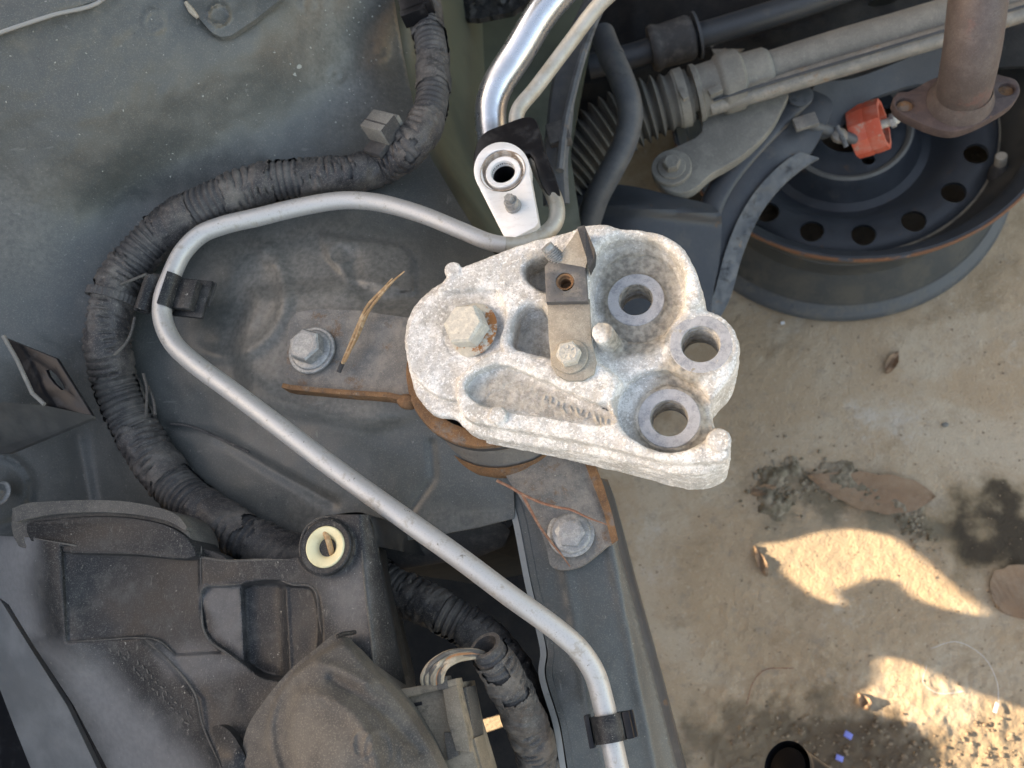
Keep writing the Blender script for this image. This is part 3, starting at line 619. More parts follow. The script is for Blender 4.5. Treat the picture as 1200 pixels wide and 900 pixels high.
for i in range(120):
    px, py = (rs.gauss(415, 34), rs.uniform(-5, 160)) if i < 80 else (rs.uniform(0, 330), rs.uniform(20, 220))
    if i < 6: px, py = 348+rs.uniform(-4, 7), 84+rs.uniform(-9, 12)
    c_ = P(px, py, float(bz(px, py))+.0002); r = rs.uniform(.0003, .0011)*(2.2 if i < 6 else 1); n_ = rs.randint(5, 8); a0 = rs.uniform(0, 6.28); sq = rs.uniform(.2, .9); ro = rs.uniform(0, 3.14)
    rim = [(r*rs.uniform(.6, 1)*math.cos(a0+k*2*math.pi/n_), sq*r*rs.uniform(.6, 1)*math.sin(a0+k*2*math.pi/n_)) for k in range(n_)]
    w_ = [P(px, py, 0)*0+[c_[0]+u*math.cos(ro)-v*math.sin(ro), c_[1]+u*math.sin(ro)+v*math.cos(ro), 0] for u, v in rim]
    for q in w_:
        d_ = (q*[1, 1, 0]+[0, 0, c_[2]]-[0, 0, CAM_H]) @ RW; q[2] = float(bz(600+FPX*d_[0]/-d_[2], 450+FPX*d_[1]/d_[2]))+.0001
    parts.append((np.vstack([w_, [c_+[0, 0, .00025]]]), [[k, (k+1) % n_, n_] for k in range(n_)]))
V, F = merge(*parts); sp = obj('dried_spatter', V, F, MT['spatter'], body); sp['kind'] = 'stuff'
# rolled right edge falling away into the bay
edge = spline([(446, -220), (452, -60), (462, 0), (472, 60), (486, 130), (505, 185), (535, 235), (562, 277)], 8)
Ed = P(edge[:, 0], edge[:, 1], bz(edge[:, 0], edge[:, 1]))
k = np.linspace(0, 1, 9); rows = []
for q in k:
    rows.append(Ed+np.array([.012*math.sin(q*math.pi/2)+.02*q, -.002*q, -.0005-.012*(1-math.cos(q*math.pi/2))-.22*q**2]))
V = np.stack(rows, 0); n = V.shape[1]
F = [[i*n+j, (i+1)*n+j, (i+1)*n+j+1, i*n+j+1] for i in range(8) for j in range(n-1)]
obj('inner_side_panel', V.reshape(-1, 3), F, MT['olive'], body)
# deep side wall of the bay seen between the wing panel and the pipes
dz = tps([(440, -60, .36), (700, -60, .3), (520, 100, .4), (640, 120, .36), (560, 300, .42), (680, 300, .36), (470, 60, .43)])
V, F = sheet([(440, -60), (720, -60), (690, 60), (668, 180), (690, 330), (560, 330), (500, 240), (460, 120)], lambda x, y: dz(x, y)+fbm(x/40, y/40, seed=2)*.004, 8, .003)
obj('bay_side_panel', V, F, MT['olive'], body)
# outer wing flange in the corner, welded over the panel
V, F = sheet([(-240, -220), (260, -220), (135, -60), (120, -2), (60, 17), (0, 37), (-60, 60), (-240, 130)], lambda x, y: bz(x, y)+.006, 8, .003)
fl = obj('wing_flange', V, F, MT['paint'], body)
e = spline([(-240, 130), (-60, 60), (0, 38), (60, 18), (122, -2), (140, -60), (262, -220)], 6); V, F = sweep(P(e[:, 0], e[:, 1], bz(e[:, 0], e[:, 1])+.0058), .0012, 8)
obj('seam_edge', V, F, MT['seam'], fl)
# small gusset plate with a stamped circle, top
V, F = sheet([(215, -30), (219, 4), (232, 20), (248, 38), (258, 43), (270, 42), (300, 22), (340, -10), (350, -40)],
             lambda x, y: bz(np.clip(x, 240, 300)*.3+x*.7, y)+.0045+.0012*np.exp(-((np.hypot(x-256, y-17)-12)/2.2)**2), 3, .003)
gs = obj('gusset_plate', V, F, MT['paint'], body)
e = np.array([(258, 44), (270, 42), (300, 22), (340, -10)]); V, F = sweep(P(e[:, 0], e[:, 1], bz(e[:, 0], e[:, 1])+.002), .0009, 6); obj('dark_seam', V, F, MT['rubber'], gs)
e = np.array([(217, 2), (224, 12), (232, 21)]); V, F = sweep(P(e[:, 0], e[:, 1], bz(e[:, 0], e[:, 1])+.006), [.001, .002, .0012], 8); obj('sealant_bead', V, F, MT['steel'], gs)
V, F = lathe([(.0, .010), (.009, .010), (.009, -.01)], P(232, -5, .628), (.3, .2, 1), 24); obj('stud', V, F, MT['pipe'], gs)

# side rail, lower right
RZ = tps([(600, 560, .525), (690, 530, .528), (720, 620, .520), (612, 640, .518), (640, 760, .513), (750, 760, .505), (665, 910, .50), (800, 920, .485), (700, 800, .515), (870, 1150, .465), (720, 1150, .485)])
def rz(px, py):
    px, py = np.asarray(px, float), np.asarray(py, float)
    z = RZ(px, py)
    s = (px-(716+(py-640)*.20))
    z = z - np.maximum(s, 0)*.00028 + .0022*np.exp(-(s/8)**2) + .0015*np.exp(-((s+62+np.sin(py/60)*3)/7)**2)
    return z + fbm(px/30, py/30, seed=44, o=3)*.0011
rail_poly = [(588, 566), (640, 545), (694, 535), (703, 560), (735, 680), (765, 790), (795, 905), (805, 940), (870, 1150), (720, 1150), (672, 940), (662, 880), (646, 780), (634, 730), (622, 680), (606, 600)]
V, F = sheet(rail_poly, rz, 3.5, .0025)
rl = obj('side_rail', V, F, MT['paint'], body, angle=60)
for off, dz_ in ((-7, -.001), (2, -.0015)):
    e = spline([(596, 574), (606, 604), (622, 684), (634, 734), (640, 765), (638, 790), (655, 850), (664, 905), (672, 945), (720, 1150)], 8)
    V, F = sheet(np.vstack([e+np.array([off, 0]), (e+np.array([off+7, 0]))[::-1]]), lambda x, y: rz(x, y)+dz_+.002, 3, .0012)
    obj('rail_seam_edge', V, F, MT['seam'] if off < 0 else MT['paint'], rl)
e = spline([(703, 560), (735, 680), (765, 790), (795, 905), (805, 945), (870, 1150)], 8); A = P(e[:, 0], e[:, 1], rz(e[:, 0], e[:, 1])-.001)
V = np.stack([A, A+[.004, 0, -.006], A+[.002, 0, -.07], A+[-.03, 0, -.075], A+[-.07, 0, -.07]], 0); n = V.shape[1]
F = [[i*n+j, (i+1)*n+j, (i+1)*n+j+1, i*n+j+1] for i in range(4) for j in range(n-1)]
obj('rail_side', V.reshape(-1, 3), F, MT['navy'], rl)
e = spline([(590, 574), (600, 604), (616, 684), (628, 734), (636, 790), (650, 850), (660, 905), (670, 950), (718, 1150)], 8); A = P(e[:, 0], e[:, 1], rz(e[:, 0], e[:, 1])-.004)
V = np.stack([A, A+[.002, 0, -.03], A+[.004, 0, -.075]], 0); n = V.shape[1]
F = [[i*n+j, i*n+j+1, (i+1)*n+j+1, (i+1)*n+j] for i in range(2) for j in range(n-1)]
obj('rail_side', V.reshape(-1, 3), F, MT['deep'], rl)

# the bay below the shelf: dark stepped closing panels
V, F = sheet([(425, 640), (500, 628), (560, 612), (588, 612), (598, 622), (590, 640), (560, 652), (440, 672)], tps([(425, 640, .505), (590, 615, .505), (440, 672, .485), (560, 655, .48), (500, 640, .503)]), 5, .003)
obj('closing_flange', V, F, MT['rubber'], body)
A = P(np.array([425, 500, 560, 592, 604, 622, 640]), np.array([665, 652, 640, 622, 612, 700, 790]), np.full(7, .48)); B = A.copy(); B[:, 2] = .2; B[:, 1] += .01
V = np.vstack([A, B]); F = [[j, j+7, j+8, j+1] for j in range(6)]
obj('closing_panel', V, F, MT['deep'], body, smooth=False)
def along_sun(poly, h):
    a = np.asarray(poly, float); w = P(a[:, 0], a[:, 1], 0)+np.array(to_sun)*(h/to_sun.z)
    d = (w-np.array([0, 0, CAM_H])) @ RW
    return np.stack([600+FPX*d[:, 0]/-d[:, 2], 450+FPX*d[:, 1]/d[:, 2]], -1)
V, F = sheet([(395, 640), (650, 600), (690, 950), (380, 960)], lambda x, y: .035+0*x, 8, .003, holes=[[(538, 851), (596, 835), (599, 848), (541, 868)], along_sun([(528, 846), (606, 826), (606, 852), (534, 878)], .034)])
obj('dark_gap_sheet', V, F, MT['deep'], body)  # dark sheet added for the gap's shade; hidden slot lets sun reach the ground

# outer wing, unseen, with an added pierced sheet: shades the bay, shapes the sun patches
WX = -.66
def to_wall(px, py):
    p = P(px, py, .003); t = (WX-p[0])/to_sun.x
    return (p[1]+to_sun.y*t, p[2]+to_sun.z*t)
patches = [
    [(880, 639), (915, 633), (950, 624), (985, 619), (1015, 622), (1045, 632), (1082, 661), (1114, 687), (1152, 719), (1105, 713), (1062, 698), (1045, 682), (1022, 676), (1003, 680), (985, 687), (972, 692), (986, 708), (950, 699), (918, 677), (898, 656)],
    [(1003, 810), (1015, 807), (1022, 790), (1026, 772), (1040, 770), (1062, 776), (1085, 786), (1110, 800), (1150, 815), (1200, 832), (1290, 850), (1290, 960), (1110, 960), (1100, 890), (1085, 862), (1060, 845), (1030, 838), (1010, 826)],
    [(525, 838), (612, 816), (614, 856), (530, 886)]]
holes = [[to_wall(*q) for q in (spline(p, 3, True) if len(p) > 5 else p)] for p in patches]  # openings cut where sun rays to the lit patches cross the sheet
wing = thing('unseen_front_wing', 'outer car wing out of view with an added sheet pierced to shape sun patches', 'car wing', (WX, .3, 0))
outl = [(-2.2, .012), (2.6, .012), (2.6, .85), (1.6, .87), (.4, .87), (-.5, .86), (-1.4, .83), (-2.2, .78)]
V, F = plate(outl, holes, 0, .003, .0003)
V2 = np.stack([WX+V[:, 2], V[:, 0], V[:, 1]], -1)
obj('sun_patch_sheet', V2, F, MT['navy'], wing, smooth=False)
yy = np.linspace(-2.2, 2.6, 25); prof = [(0, .0), (-.01, .012), (-.04, .02), (-.1, .02), (-.2, -.01), (-.27, -.08), (-.3, -.17), (-.305, -.24)]
V = np.array([[WX+a, y, np.interp(y, [-2.2, -1.4, -.5, .4, 1.6, 2.6], [.78, .83, .86, .87, .87, .85])+b] for a, b in prof for y in yy]); n = 25
F = [[i*n+j, i*n+j+1, (i+1)*n+j+1, (i+1)*n+j] for i in range(len(prof)-1) for j in range(n-1)]
obj('unseen_wing_skin', V, F, MT['paint'], wing)
# bulkhead behind the bay (above the frame)
fw = [(-.66, 1.12), (.9, 1.12)]
V, F = box((.15, 1.34, .6), (1.6, .02, .9), None, .004); obj('bulkhead', V, F, MT['deep'], body)
V, F = box((.15, 1.28, .3), (1.6, .14, .02), None, .004); obj('bulkhead', V, F, MT['deep'], body)

bn = thing('added_bonnet', 'unseen open car bonnet added to shade the rear of the engine bay', 'added_bonnet', (.1, 1.25, .95))  # out of view; added to block sky light from the rear
th = np.linspace(0, 1, 8); xx = np.linspace(-.62, .85, 15)
V = np.array([[x, 1.24-.42*t-.1*math.sin(math.pi*t), .95+.95*t-.03*(x-.1)**2+.04*math.sin(math.pi*t)] for t in th for x in xx]); V2 = V+[0, .02, .012]; n = 15; N_ = len(V)
F = [[i*n+j, i*n+j+1, (i+1)*n+j+1, (i+1)*n+j] for i in range(7) for j in range(n-1)]
obj('added_bonnet_skin', np.vstack([V, V2]), F+[[q+N_ for q in f[::-1]] for f in F], MT['paint'], bn)

# ------------------------------------------------------------------ engine mount bracket (cast aluminium)
ZB = .600
def Q(px, py, dz=0): return P(px, py, ZB+dz)[..., :2]
def Qp(pts, dz=0):
    a = np.asarray(pts, float); return Q(a[:, 0], a[:, 1], dz)
MM = mpp(660, 410, ZB)
def build_bracket():
    lo = np.append(Q(455, 600, 0), .535)-[.004, .012, 0]; hi = np.append(Q(880, 250, 0), .606)+[.004, .004, 0]
    v = Vox(lo, hi, .00075); X, Y = v.x.astype(float), v.y.astype(float)
    # outline of the whole casting at floor level
    out = spline([(470, 420), (466, 385), (476, 352), (500, 328), (530, 313), (575, 298), (630, 279), (690, 264), (725, 264), (765, 267), (792, 281), (808, 303), (820, 345), (833, 364), (856, 378), (866, 402),
                  (860, 428), (845, 446), (835, 462), (838, 490), (852, 512), (850, 535), (826, 549), (790, 548), (740, 537), (650, 520), (575, 508), (545, 500), (525, 482), (500, 478), (480, 455)], 5, True)
    base2 = sd_poly(X, Y, Qp(out))
    v.add(v.ext(base2, ZB-.075, ZB-.0105, .002), 0)
    disc = np.hypot(X-Q(545, 392)[0], Y-Q(545, 392)[1])-80*MM
    v.add(v.ext(disc, ZB-.022, ZB-.0045, .0015), .002)
    lowleft = sd_poly(X, Y, Qp([(440, 440), (500, 440), (536, 452), (545, 478), (560, 500), (540, 520), (440, 520)]))
    v.cut(np.maximum(v.ext(lowleft, ZB-.09, ZB-.021, 0), -v.ext(disc+.0003, ZB-.03, ZB, 0)), .0008)
    # upper field at full height
    fld = sd_poly(X, Y, Qp(spline([(512, 340), (530, 318), (560, 305), (620, 283), (690, 267), (713, 268), (706, 300), (697, 330), (697, 420), (722, 448), (720, 468), (690, 462), (640, 442), (600, 425), (590, 412), (585, 395), (592, 370), (580, 340)], 4, True)))
    v.add(v.ext(fld, ZB-.03, ZB, .002), .004)
    def stroke(pts, w, z0, z1, k=.003, r=.002):
        d = sd_line(X, Y, Qp(spline(pts, 5)))-w*MM
        v.add(v.ext(d, z0, z1, r), k)
    stroke([(690, 278), (725, 277), (762, 281), (788, 294), (802, 318), (810, 345)], 13, ZB-.05, ZB-.0005, .008, .003)
    stroke([(546, 448), (546, 462), (552, 478), (600, 489), (660, 499), (720, 511), (790, 527), (842, 526)], 13, ZB-.07, ZB-.001, .003, .0025)
    stroke([(546, 446), (562, 430), (588, 419), (640, 438), (700, 464)], 9, ZB-.03, ZB+.0006, .002, .002)
    stroke([(700, 440), (722, 462), (736, 492), (745, 505)], 14, ZB-.05, ZB-.002, .006, .003)
    # craters round the bolt bosses and the trough
    def pit(px, py, r, zf, k=.004, ry=None):
        c = Q(px, py, -.01); d = np.hypot(X-c[0], (Y-c[1])*(r/(ry or r)))-r*MM
        v.cut(v.ext(d, zf, ZB+.03, .001), k)
    pit(746, 345, 53, ZB-.018, .004, 57); pit(772, 480, 48, ZB-.018, .003); pit(788, 488, 46, ZB-.018, .003)
    bl = sd_poly(X, Y, Qp(spline([(702, 300), (712, 290), (740, 282), (780, 295), (800, 330), (796, 360), (760, 400), (726, 405), (706, 380), (698, 340)], 4, True), -.006)); v.cut(v.ext(bl, ZB-.0125, ZB+.02, .003), .006)
    tr = sd_poly(X, Y, Qp(spline([(547, 455), (553, 444), (570, 434), (587, 430), (602, 434), (640, 451), (690, 472), (714, 484), (722, 492), (708, 500), (670, 495), (640, 490), (580, 480), (552, 468)], 2, True), -.004))
    v.add(v.ext(tr-.001, ZB-.03, ZB-.0062, .0005), 0); v.cut(v.ext(tr, ZB-.0062, ZB+.02, .001), .0016)
    # pockets
    pk = sd_poly(X, Y, Qp(spline([(608, 372), (618, 361), (634, 361), (645, 372), (680, 380), (680, 425), (640, 420), (602, 408), (603, 392)], 4, True), -.005)); v.cut(v.ext(pk, ZB-.016, ZB+.02, .002), .004)
    pk = sd_poly(X, Y, Qp(spline([(617, 318), (628, 309), (660, 305), (670, 340), (645, 346), (622, 334)], 4, True), -.005)); v.cut(v.ext(pk, ZB-.018, ZB+.02, .002), .004)
    # bolt seat
    c = Q(552, 386); d = np.hypot(X-c[0], Y-c[1])
    v.cut(v.ext(d-38*MM, ZB-.005, ZB+.02, .0008), .0012)
    # bosses with machined rims
    for px, py, r, dz, z0 in ((745, 352, 34, -.0157, ZB-.06), (821, 403, 42, -.0090, ZB-.075), (784, 490, 40, -.0157, ZB-.075)):
        cc = Q(px, py, dz); v.add(v.cyl(cc, r*mpp(px, py, ZB+dz), z0, ZB+dz, .0015), .003)
    for px, py, r in ((745, 351, 27), (821, 403, 28), (784, 490, 30)):
        c = Q(px, py, -.034); v.cut(v.cyl(c, r*mpp(px, py, ZB-.034), .5, ZB-.034), .001)
    # draft plane: thin on the left, deep on the right
    xl, xr = Q(520, 450)[0], Q(850, 450)[0]
    zb = ZB-.024-.036*np.clip((X-xl)/(xr-xl), 0, 1.1)
    v.cut((v.z-zb[:, :, None]).astype(np.float32), .002)
    # cast nubs
    for px, py, r, top in ((583, 487, 11, .0012), (842, 516, 13, .0014), (530, 316, 11, .0005)):
        c = Q(px, py); v.add(v.cyl(c, r*MM, ZB-.02, ZB+top, .0008), .0012)
    # stud boss and its fillet
    c0, c1 = P(706, 389, ZB+.005), P(718, 408, ZB-.017)
    zz = np.clip((v.z-c1[2])/(c0[2]-c1[2]), 0, 1)
    d = np.sqrt((v.x[..., None]-(c1[0]+(c0[0]-c1[0])*zz))**2+(v.y[..., None]-(c1[1]+(c0[1]-c1[1])*zz))**2)-12.5*MM*(1.12-.12*zz)
    v.add(np.maximum(d, v.z-(ZB+.005)).astype(np.float32), .003)
    # raised casting marks in the trough, too worn to read
    rs = random.Random(4)
    for i in range(11):
        px, py = 640+i*7.2, 466+i*2.6+rs.uniform(-1, 1)
        pts = [(px, py), (px+rs.uniform(-3, 3), py+6), (px+rs.uniform(1, 5), py+rs.uniform(4, 12))]
        v.add(v.ext(sd_line(X, Y, Qp(pts, -.008))-.9*MM, ZB-.008, ZB-.0056, .0003), .0006)
    # through holes
    for px, py, r in ((745, 351, 19.5), (821, 403, 22), (784, 490, 21.5)):
        dz = -.0085 if px == 821 else -.0155; c = Q(px, py, dz); v.cut(v.cyl(c, r*mpp(px, py, ZB+dz), .5, ZB+.02), .0008)
    V, F = v.mesh(0)
    n = fbm(V[:, 0]*160, V[:, 1]*160, V[:, 2]*160, seed=5, o=3)*.0006+fbm(V[:, 0]*700, V[:, 1]*700, V[:, 2]*700, seed=9, o=2)*.00035
    bm_n = np.zeros_like(V)
    Fa = np.array([q[:3] for q in F]); fn = np.cross(V[Fa[:, 1]]-V[Fa[:, 0]], V[Fa[:, 2]]-V[Fa[:, 0]])
    for k in range(3): np.add.at(bm_n, Fa[:, k], fn)
    bm_n /= np.linalg.norm(bm_n, axis=1)[:, None]+1e-15
    n = n+(np.abs(bm_n[:, 2]) < .6)*(V[:, 2] < ZB-.012)*fbm(V[:, 0]*70, V[:, 1]*70, V[:, 2]*620, seed=77, o=3)*.0011
    return V+bm_n*n[:, None], F
def grime_or_sheen(me, off):
    n = len(me.vertices); c = np.zeros(n*3); me.vertices.foreach_get('co', c); c = c.reshape(-1, 3)+off
    X, Y = c[:, 0], c[:, 1]; wob = fbm(X*120, Y*120, seed=2, o=3)*9*MM
    g = np.zeros(n)
    for poly, w, am in (([(700, 310), (720, 290), (760, 285), (790, 305), (800, 345), (790, 385), (775, 430), (760, 450), (742, 470), (740, 510), (760, 535), (820, 525), (842, 500), (830, 465), (815, 450), (850, 420), (840, 385), (800, 372), (780, 410), (720, 420), (700, 390)], 9, 1.0), ([(545, 462), (575, 436), (600, 438), (650, 458), (720, 490), (700, 500), (640, 490), (570, 480)], 7, .75), ([(605, 375), (640, 360), (690, 300), (620, 305), (615, 335), (640, 350), (645, 420), (600, 405)], 6, .7), ([(515, 395), (525, 350), (555, 340), (590, 365), (588, 400), (550, 422)], 6, .35)):
        g = np.maximum(g, am*sstep(w*MM, -w*MM, sd_poly(X, Y, Qp(poly, -.008))+wob))
    a = me.attributes.new('grime_or_sheen', 'FLOAT', 'POINT'); a.data.foreach_set('value', g.astype(np.float32))
mb = thing('engine_mount_bracket', 'white corroded cast aluminium engine mount bracket with three bolt holes', 'engine bracket', P(660, 420, ZB-.02))
V, F = build_bracket()
co = obj('casting', V, F, MT['alu'], mb, angle=0); grime_or_sheen(co.data, np.array(root_loc(mb)))
for px, py, r, ri, dz in ((745, 352, 33, 20.5, -.0156), (821, 403, 36, 23, -.0089), (784, 490, 36, 22.5, -.0156)):
    c = P(px, py, ZB+dz); s = mpp(px, py, ZB+dz); hc = Q(*{745: (745, 351), 821: (821, 403), 784: (784, 490)}[px], -.0085 if px == 821 else -.0155)
    V, F = lathe([(r*s, -.0012), (r*s, .0001), (r*s*.98, .0004), (ri*s, .0004), (ri*s*.97, 0), (ri*s*.97, -.0195)], [hc[0], hc[1], c[2]], seg=56, caps=False)
    V = V+np.stack([0*V[:, 0], 0*V[:, 0], fbm(V[:, 0]*400, V[:, 1]*400, seed=3)*.0002], -1)
    obj('bolt_boss', V, F, MT['mach'], mb)
hexbolt(P(553, 387, ZB-.0048), MT['bolt'], mb, 35*MM, 26.5*MM, .0105, .002, (-.2, -.02, 1), MT['bolt_rust'], .15)
# steel strip with its bolt, block and folded tab
V, F = pplate([(641, 350), (643, 395), (646, 428), (652, 439), (664, 446), (682, 446), (696, 438), (699, 424), (693, 398), (691, 350)], ZB+.0026, .0025, .0004)
st = obj('steel_strip', V, F, MT['steel'], mb)
ring = circ(662, 330, 10.5, 24)
V, F = pplate([(638, 312), (645, 304), (672, 300), (686, 314), (689, 353), (640, 354)], ZB+.0065, .005, .0006, [ring]); obj('nut_block', V, F, MT['steel_dark'], st)
V, F = lathe([(10.6*MM, .0), (8.4*MM, -.0006), (8*MM, -.0025), (6.5*MM, -.0026), (6.5*MM, -.008), (0, -.008)], P(662, 330, ZB+.0064), seg=24, caps=False); obj('threaded_hole', V, F, MT['rust'], st)
A = [P(650, 308, ZB+.0064), P(686, 314, ZB+.0064), P(690, 300, ZB+.008), P(678, 268, ZB+.0085)]
B = [p-np.array([0, 0, .0022]) for p in A]
V = np.array(A+B); F = [[0, 1, 2, 3], [7, 6, 5, 4], [0, 4, 5, 1], [1, 5, 6, 2], [2, 6, 7, 3], [3, 7, 4, 0]]
if np.cross(V[1]-V[0], V[2]-V[0])[2] < 0: F = [q[::-1] for q in F]
obj('folded_tab', V, F, MT['steel'], st, smooth=False)
A = [P(676, 266, ZB+.0125), P(685, 264, ZB+.0125), P(697, 292, ZB+.0115), P(696, 304, ZB+.009), P(690, 316, ZB+.0068), P(687, 301, ZB+.0105)]
B = [p-np.array([0, 0, .008]) for p in A]; V = np.array(A+B); n = 6
F = [list(range(6)), list(range(11, 5, -1))]+[[i, i+6, (i+1) % 6+6, (i+1) % 6] for i in range(6)]
if np.cross(V[1]-V[0], V[2]-V[1])[2] < 0: F = [q[::-1] for q in F]
obj('tab_lip', V, F, MT['rubber'], st, smooth=False)
hexbolt(P(668, 418, ZB+.0027), MT['bolt'], mb, 21.5*MM, 14.5*MM, .0055, .0016, (-.03, .02, 1), MT['steel'], .4, marks=True)
# threaded stud lying out of the upper pocket
p0, p1 = P(660, 312, ZB+.001), P(640, 288, ZB+.010)
pa = np.linspace(p0, p1, 60); V, F = sweep(pa, lambda s, th: 9*MM+.0004*np.sign(np.sin(s*2*math.pi/.00125+th))*(s < .0115)-.0006*(s > .0118), 20)
obj('threaded_stud', V, F, MT['zinc'], mb)

# ------------------------------------------------------------------ engine mount under the bracket
em = thing('engine_mount', 'rusty grey steel engine mount bolted down under the white bracket', 'engine mount', P(560, 470, .56))
pz = tps([(330, 370, .5665), (365, 405, .5655), (480, 380, .5665), (480, 460, .564), (335, 455, .562), (600, 420, .57)])
V, F = sheet([(338, 378), (348, 366), (372, 362), (420, 364), (470, 371), (530, 380), (540, 450), (500, 466), (478, 464), (440, 462), (400, 459), (350, 453), (335, 440)], lambda x, y: pz(x, y)+.0035+fbm(x/18, y/18, seed=71, o=3)*.0008+.0009*np.exp(-(sd_line(x, y, [(372, 375), (420, 374), (470, 380)])/5)**2), 3, .004)
obj('mount_plate', V, F, MT['rust_plate'], em, angle=50)
e = np.array([(332, 452), (340, 454), (380, 458), (420, 461), (455, 463), (482, 469)]); A = P(e[:, 0], e[:, 1], .571); V, F = merge(*[box((A[i]+A[i+1])/2-[0, 0, .006], (np.linalg.norm(A[i+1]-A[i])+.001, .0032, .014), rotz(math.atan2(*(A[i+1]-A[i])[1::-1])), .0006) for i in range(5)])
obj('plate_lip', V, F, MT['rust'], em)
bm_ = bmesh.new(); bmesh.ops.create_icosphere(bm_, subdivisions=3, radius=1)
V = np.array([v.co[:] for v in bm_.verts]); F = [[v.index for v in f.verts] for f in bm_.faces]; bm_.free()
SPH = (V, F)
V = SPH[0]*[.006, .005, .006]*(1+.25*fbm(SPH[0][:, 0]*2, SPH[0][:, 1]*2, SPH[0][:, 2]*2, seed=4))[:, None]+P(478, 471, .568)*1.0; obj('weld_bead', V, SPH[1], MT['rust'], em)
def wob(V, a, sc, seed): return V+np.stack([fbm(V[:, 0]*sc, V[:, 1]*sc, V[:, 2]*sc, seed=seed+k, o=3) for k in range(3)], -1)*a
ca, cb2 = P(571, 426, .572), P(590, 455, .536)
ra, rb2 = 101*mpp(571, 426, .572), 105*mpp(590, 455, .536)
def oblique(pr, seg=96):
    """rings between the rim centre (t=0) and the foot centre (t=1): (t, radius, dz)"""
    th = np.linspace(0, 2*np.pi, seg, endpoint=False)
    V = np.array([[ca[0]+(cb2[0]-ca[0])*t+r*math.cos(a), ca[1]+(cb2[1]-ca[1])*t+r*math.sin(a), ca[2]+(cb2[2]-ca[2])*t+dz] for t, r, dz in pr for a in th])
    F = [[i*seg+j, (i+1)*seg+j, (i+1)*seg+(j+1) % seg, i*seg+(j+1) % seg] for i in range(len(pr)-1) for j in range(seg)]
    return V, F
V, F = oblique([(0, ra*.8, .0), (0, ra*.95, .001), (0, ra*.985, .0005), (0, ra, -.002), (.02, ra, -.007), (.06, ra*.985, -.009)]); obj('cup_rim', wob(V, .0009, 90, 3), F, MT['rust'], em)
V, F = oblique([(.05, ra*.975, -.006), (.1, ra*.97, -.006), (.3, ra*.955, -.002), (.6, ra*.93, 0), (.93, rb2*.93, 0)]); obj('cup_shell', wob(V, .0006, 70, 8), F, MT['cup'], em)
V, F = oblique([(.15, ra*.99, .002), (.2, ra*1.0, .001), (.25, ra*.985, .0005)]); obj('cup_band', wob(V, .0005, 60, 18), F, MT['rubber'], em)
V, F = oblique([(.9, rb2*.93, .002), (.95, rb2*.965, .001), (1, rb2, 0), (1.03, rb2*1.005, -.002), (1.1, rb2*.985, -.004)]); obj('cup_flange', wob(V, .0009, 80, 13), F, MT['rust'], em)
fz = tps([(600, 555, .533), (690, 532, .534), (722, 632, .5235), (650, 668, .5205), (640, 610, .525), (670, 622, .524), (640, 570, .532), (700, 590, .527)])
V, F = sheet(spline([(590, 545), (640, 520), (690, 520), (702, 560), (714, 600), (723, 634), (712, 640), (700, 650), (680, 664), (658, 668), (646, 664), (640, 640), (628, 612), (606, 578)], 4, True), lambda x, y: fz(x, y)+.004+fbm(x/16, y/16, seed=77, o=3)*.0009-.002*np.exp(-(sd_line(x, y, [(690, 560), (712, 600), (718, 632)])/8)**2), 3, .004)
ft = obj('mount_foot', V, F, MT['rust_plate'], em, angle=50)
V, F = sheet([(684, 540), (694, 536), (706, 566), (716, 598), (724, 632), (717, 637), (708, 602), (698, 575)], lambda x, y: fz(x, y)+.0055+fbm(x/8, y/8, seed=7, o=2)*.001, 3, .004); obj('rusty_edge', V, F, MT['rust'], ft)
hexbolt(P(366, 411, .5700), MT['zinc'], em, 29*MM, 23.5*MM, .0085, .0016, (-.02, .02, 1), None, .95, wash=.0016)
b2 = hexbolt(P(669, 625, .5285), MT['zinc'], em, 24*mpp(669, 625, .53), 18*mpp(669, 625, .53), .0028, .0016, (.03, .03, 1), None, .2, wash=.001, dish=False)

# ------------------------------------------------------------------ pipes
def ppath(pts, n=10, ds=.0015):
    """pts: (px, py, z) control points -> resampled world path"""
    a = np.asarray(pts, float); return resample(spline(P(a[:, 0], a[:, 1], a[:, 2]), n), ds)[0]
ac = thing('air_conditioning_pipe', 'long thin pitted aluminium pipe bent round the bay to the side rail', 'pipe', P(195, 350, .585))
ctrl = [(900, -260, .63), (820, -140, .60), (760, -50, .58), (700, 8, .565), (668, 50, .555), (628, 103, .548), (607, 130, .546), (606, 150, .545), (622, 175, .544), (636, 205, .545), (652, 240, .549), (650, 262, .552), (630, 279, .556), (600, 287, .562), (575, 284, .567), (540, 270, .571),
        (490, 250, .574), (440, 237, .576), (400, 235, .578), (350, 243, .58), (300, 255, .583), (262, 264, .585), (235, 275, .586), (214, 296, .587), (200, 325, .588), (191, 350, .588), (191, 375, .588), (203, 402, .588), (228, 426, .588),
        (270, 457, .587), (330, 502, .585), (400, 555, .58), (470, 605, .575), (540, 655, .568), (600, 700, .56), (650, 736, .552), (680, 763, .547), (697, 790, .543), (706, 820, .54), (716, 865, .537), (728, 920, .534), (740, 970, .53), (790, 1150, .515)]
pa = ppath(ctrl, 8, .0018)
def cut_near(pa, px, py):
    return int(np.argmin(np.linalg.norm(pa[:, :2]-P(px, py, .56)[:2], axis=1)))
i1 = int(np.argmin(np.linalg.norm(pa-P(590, 286, .564), axis=1)))
V, F = sweep(pa[:i1+1], .0052, 28); obj('pipe', V, F, MT['pipe_dull'], ac, angle=60)
k = np.linspace(0, 1, len(pa)-i1); V, F = sweep(pa[i1:], .0053+.0007*sstep(0, .25, k), 32); obj('pipe', V, F, MT['pipe'], ac, angle=60)
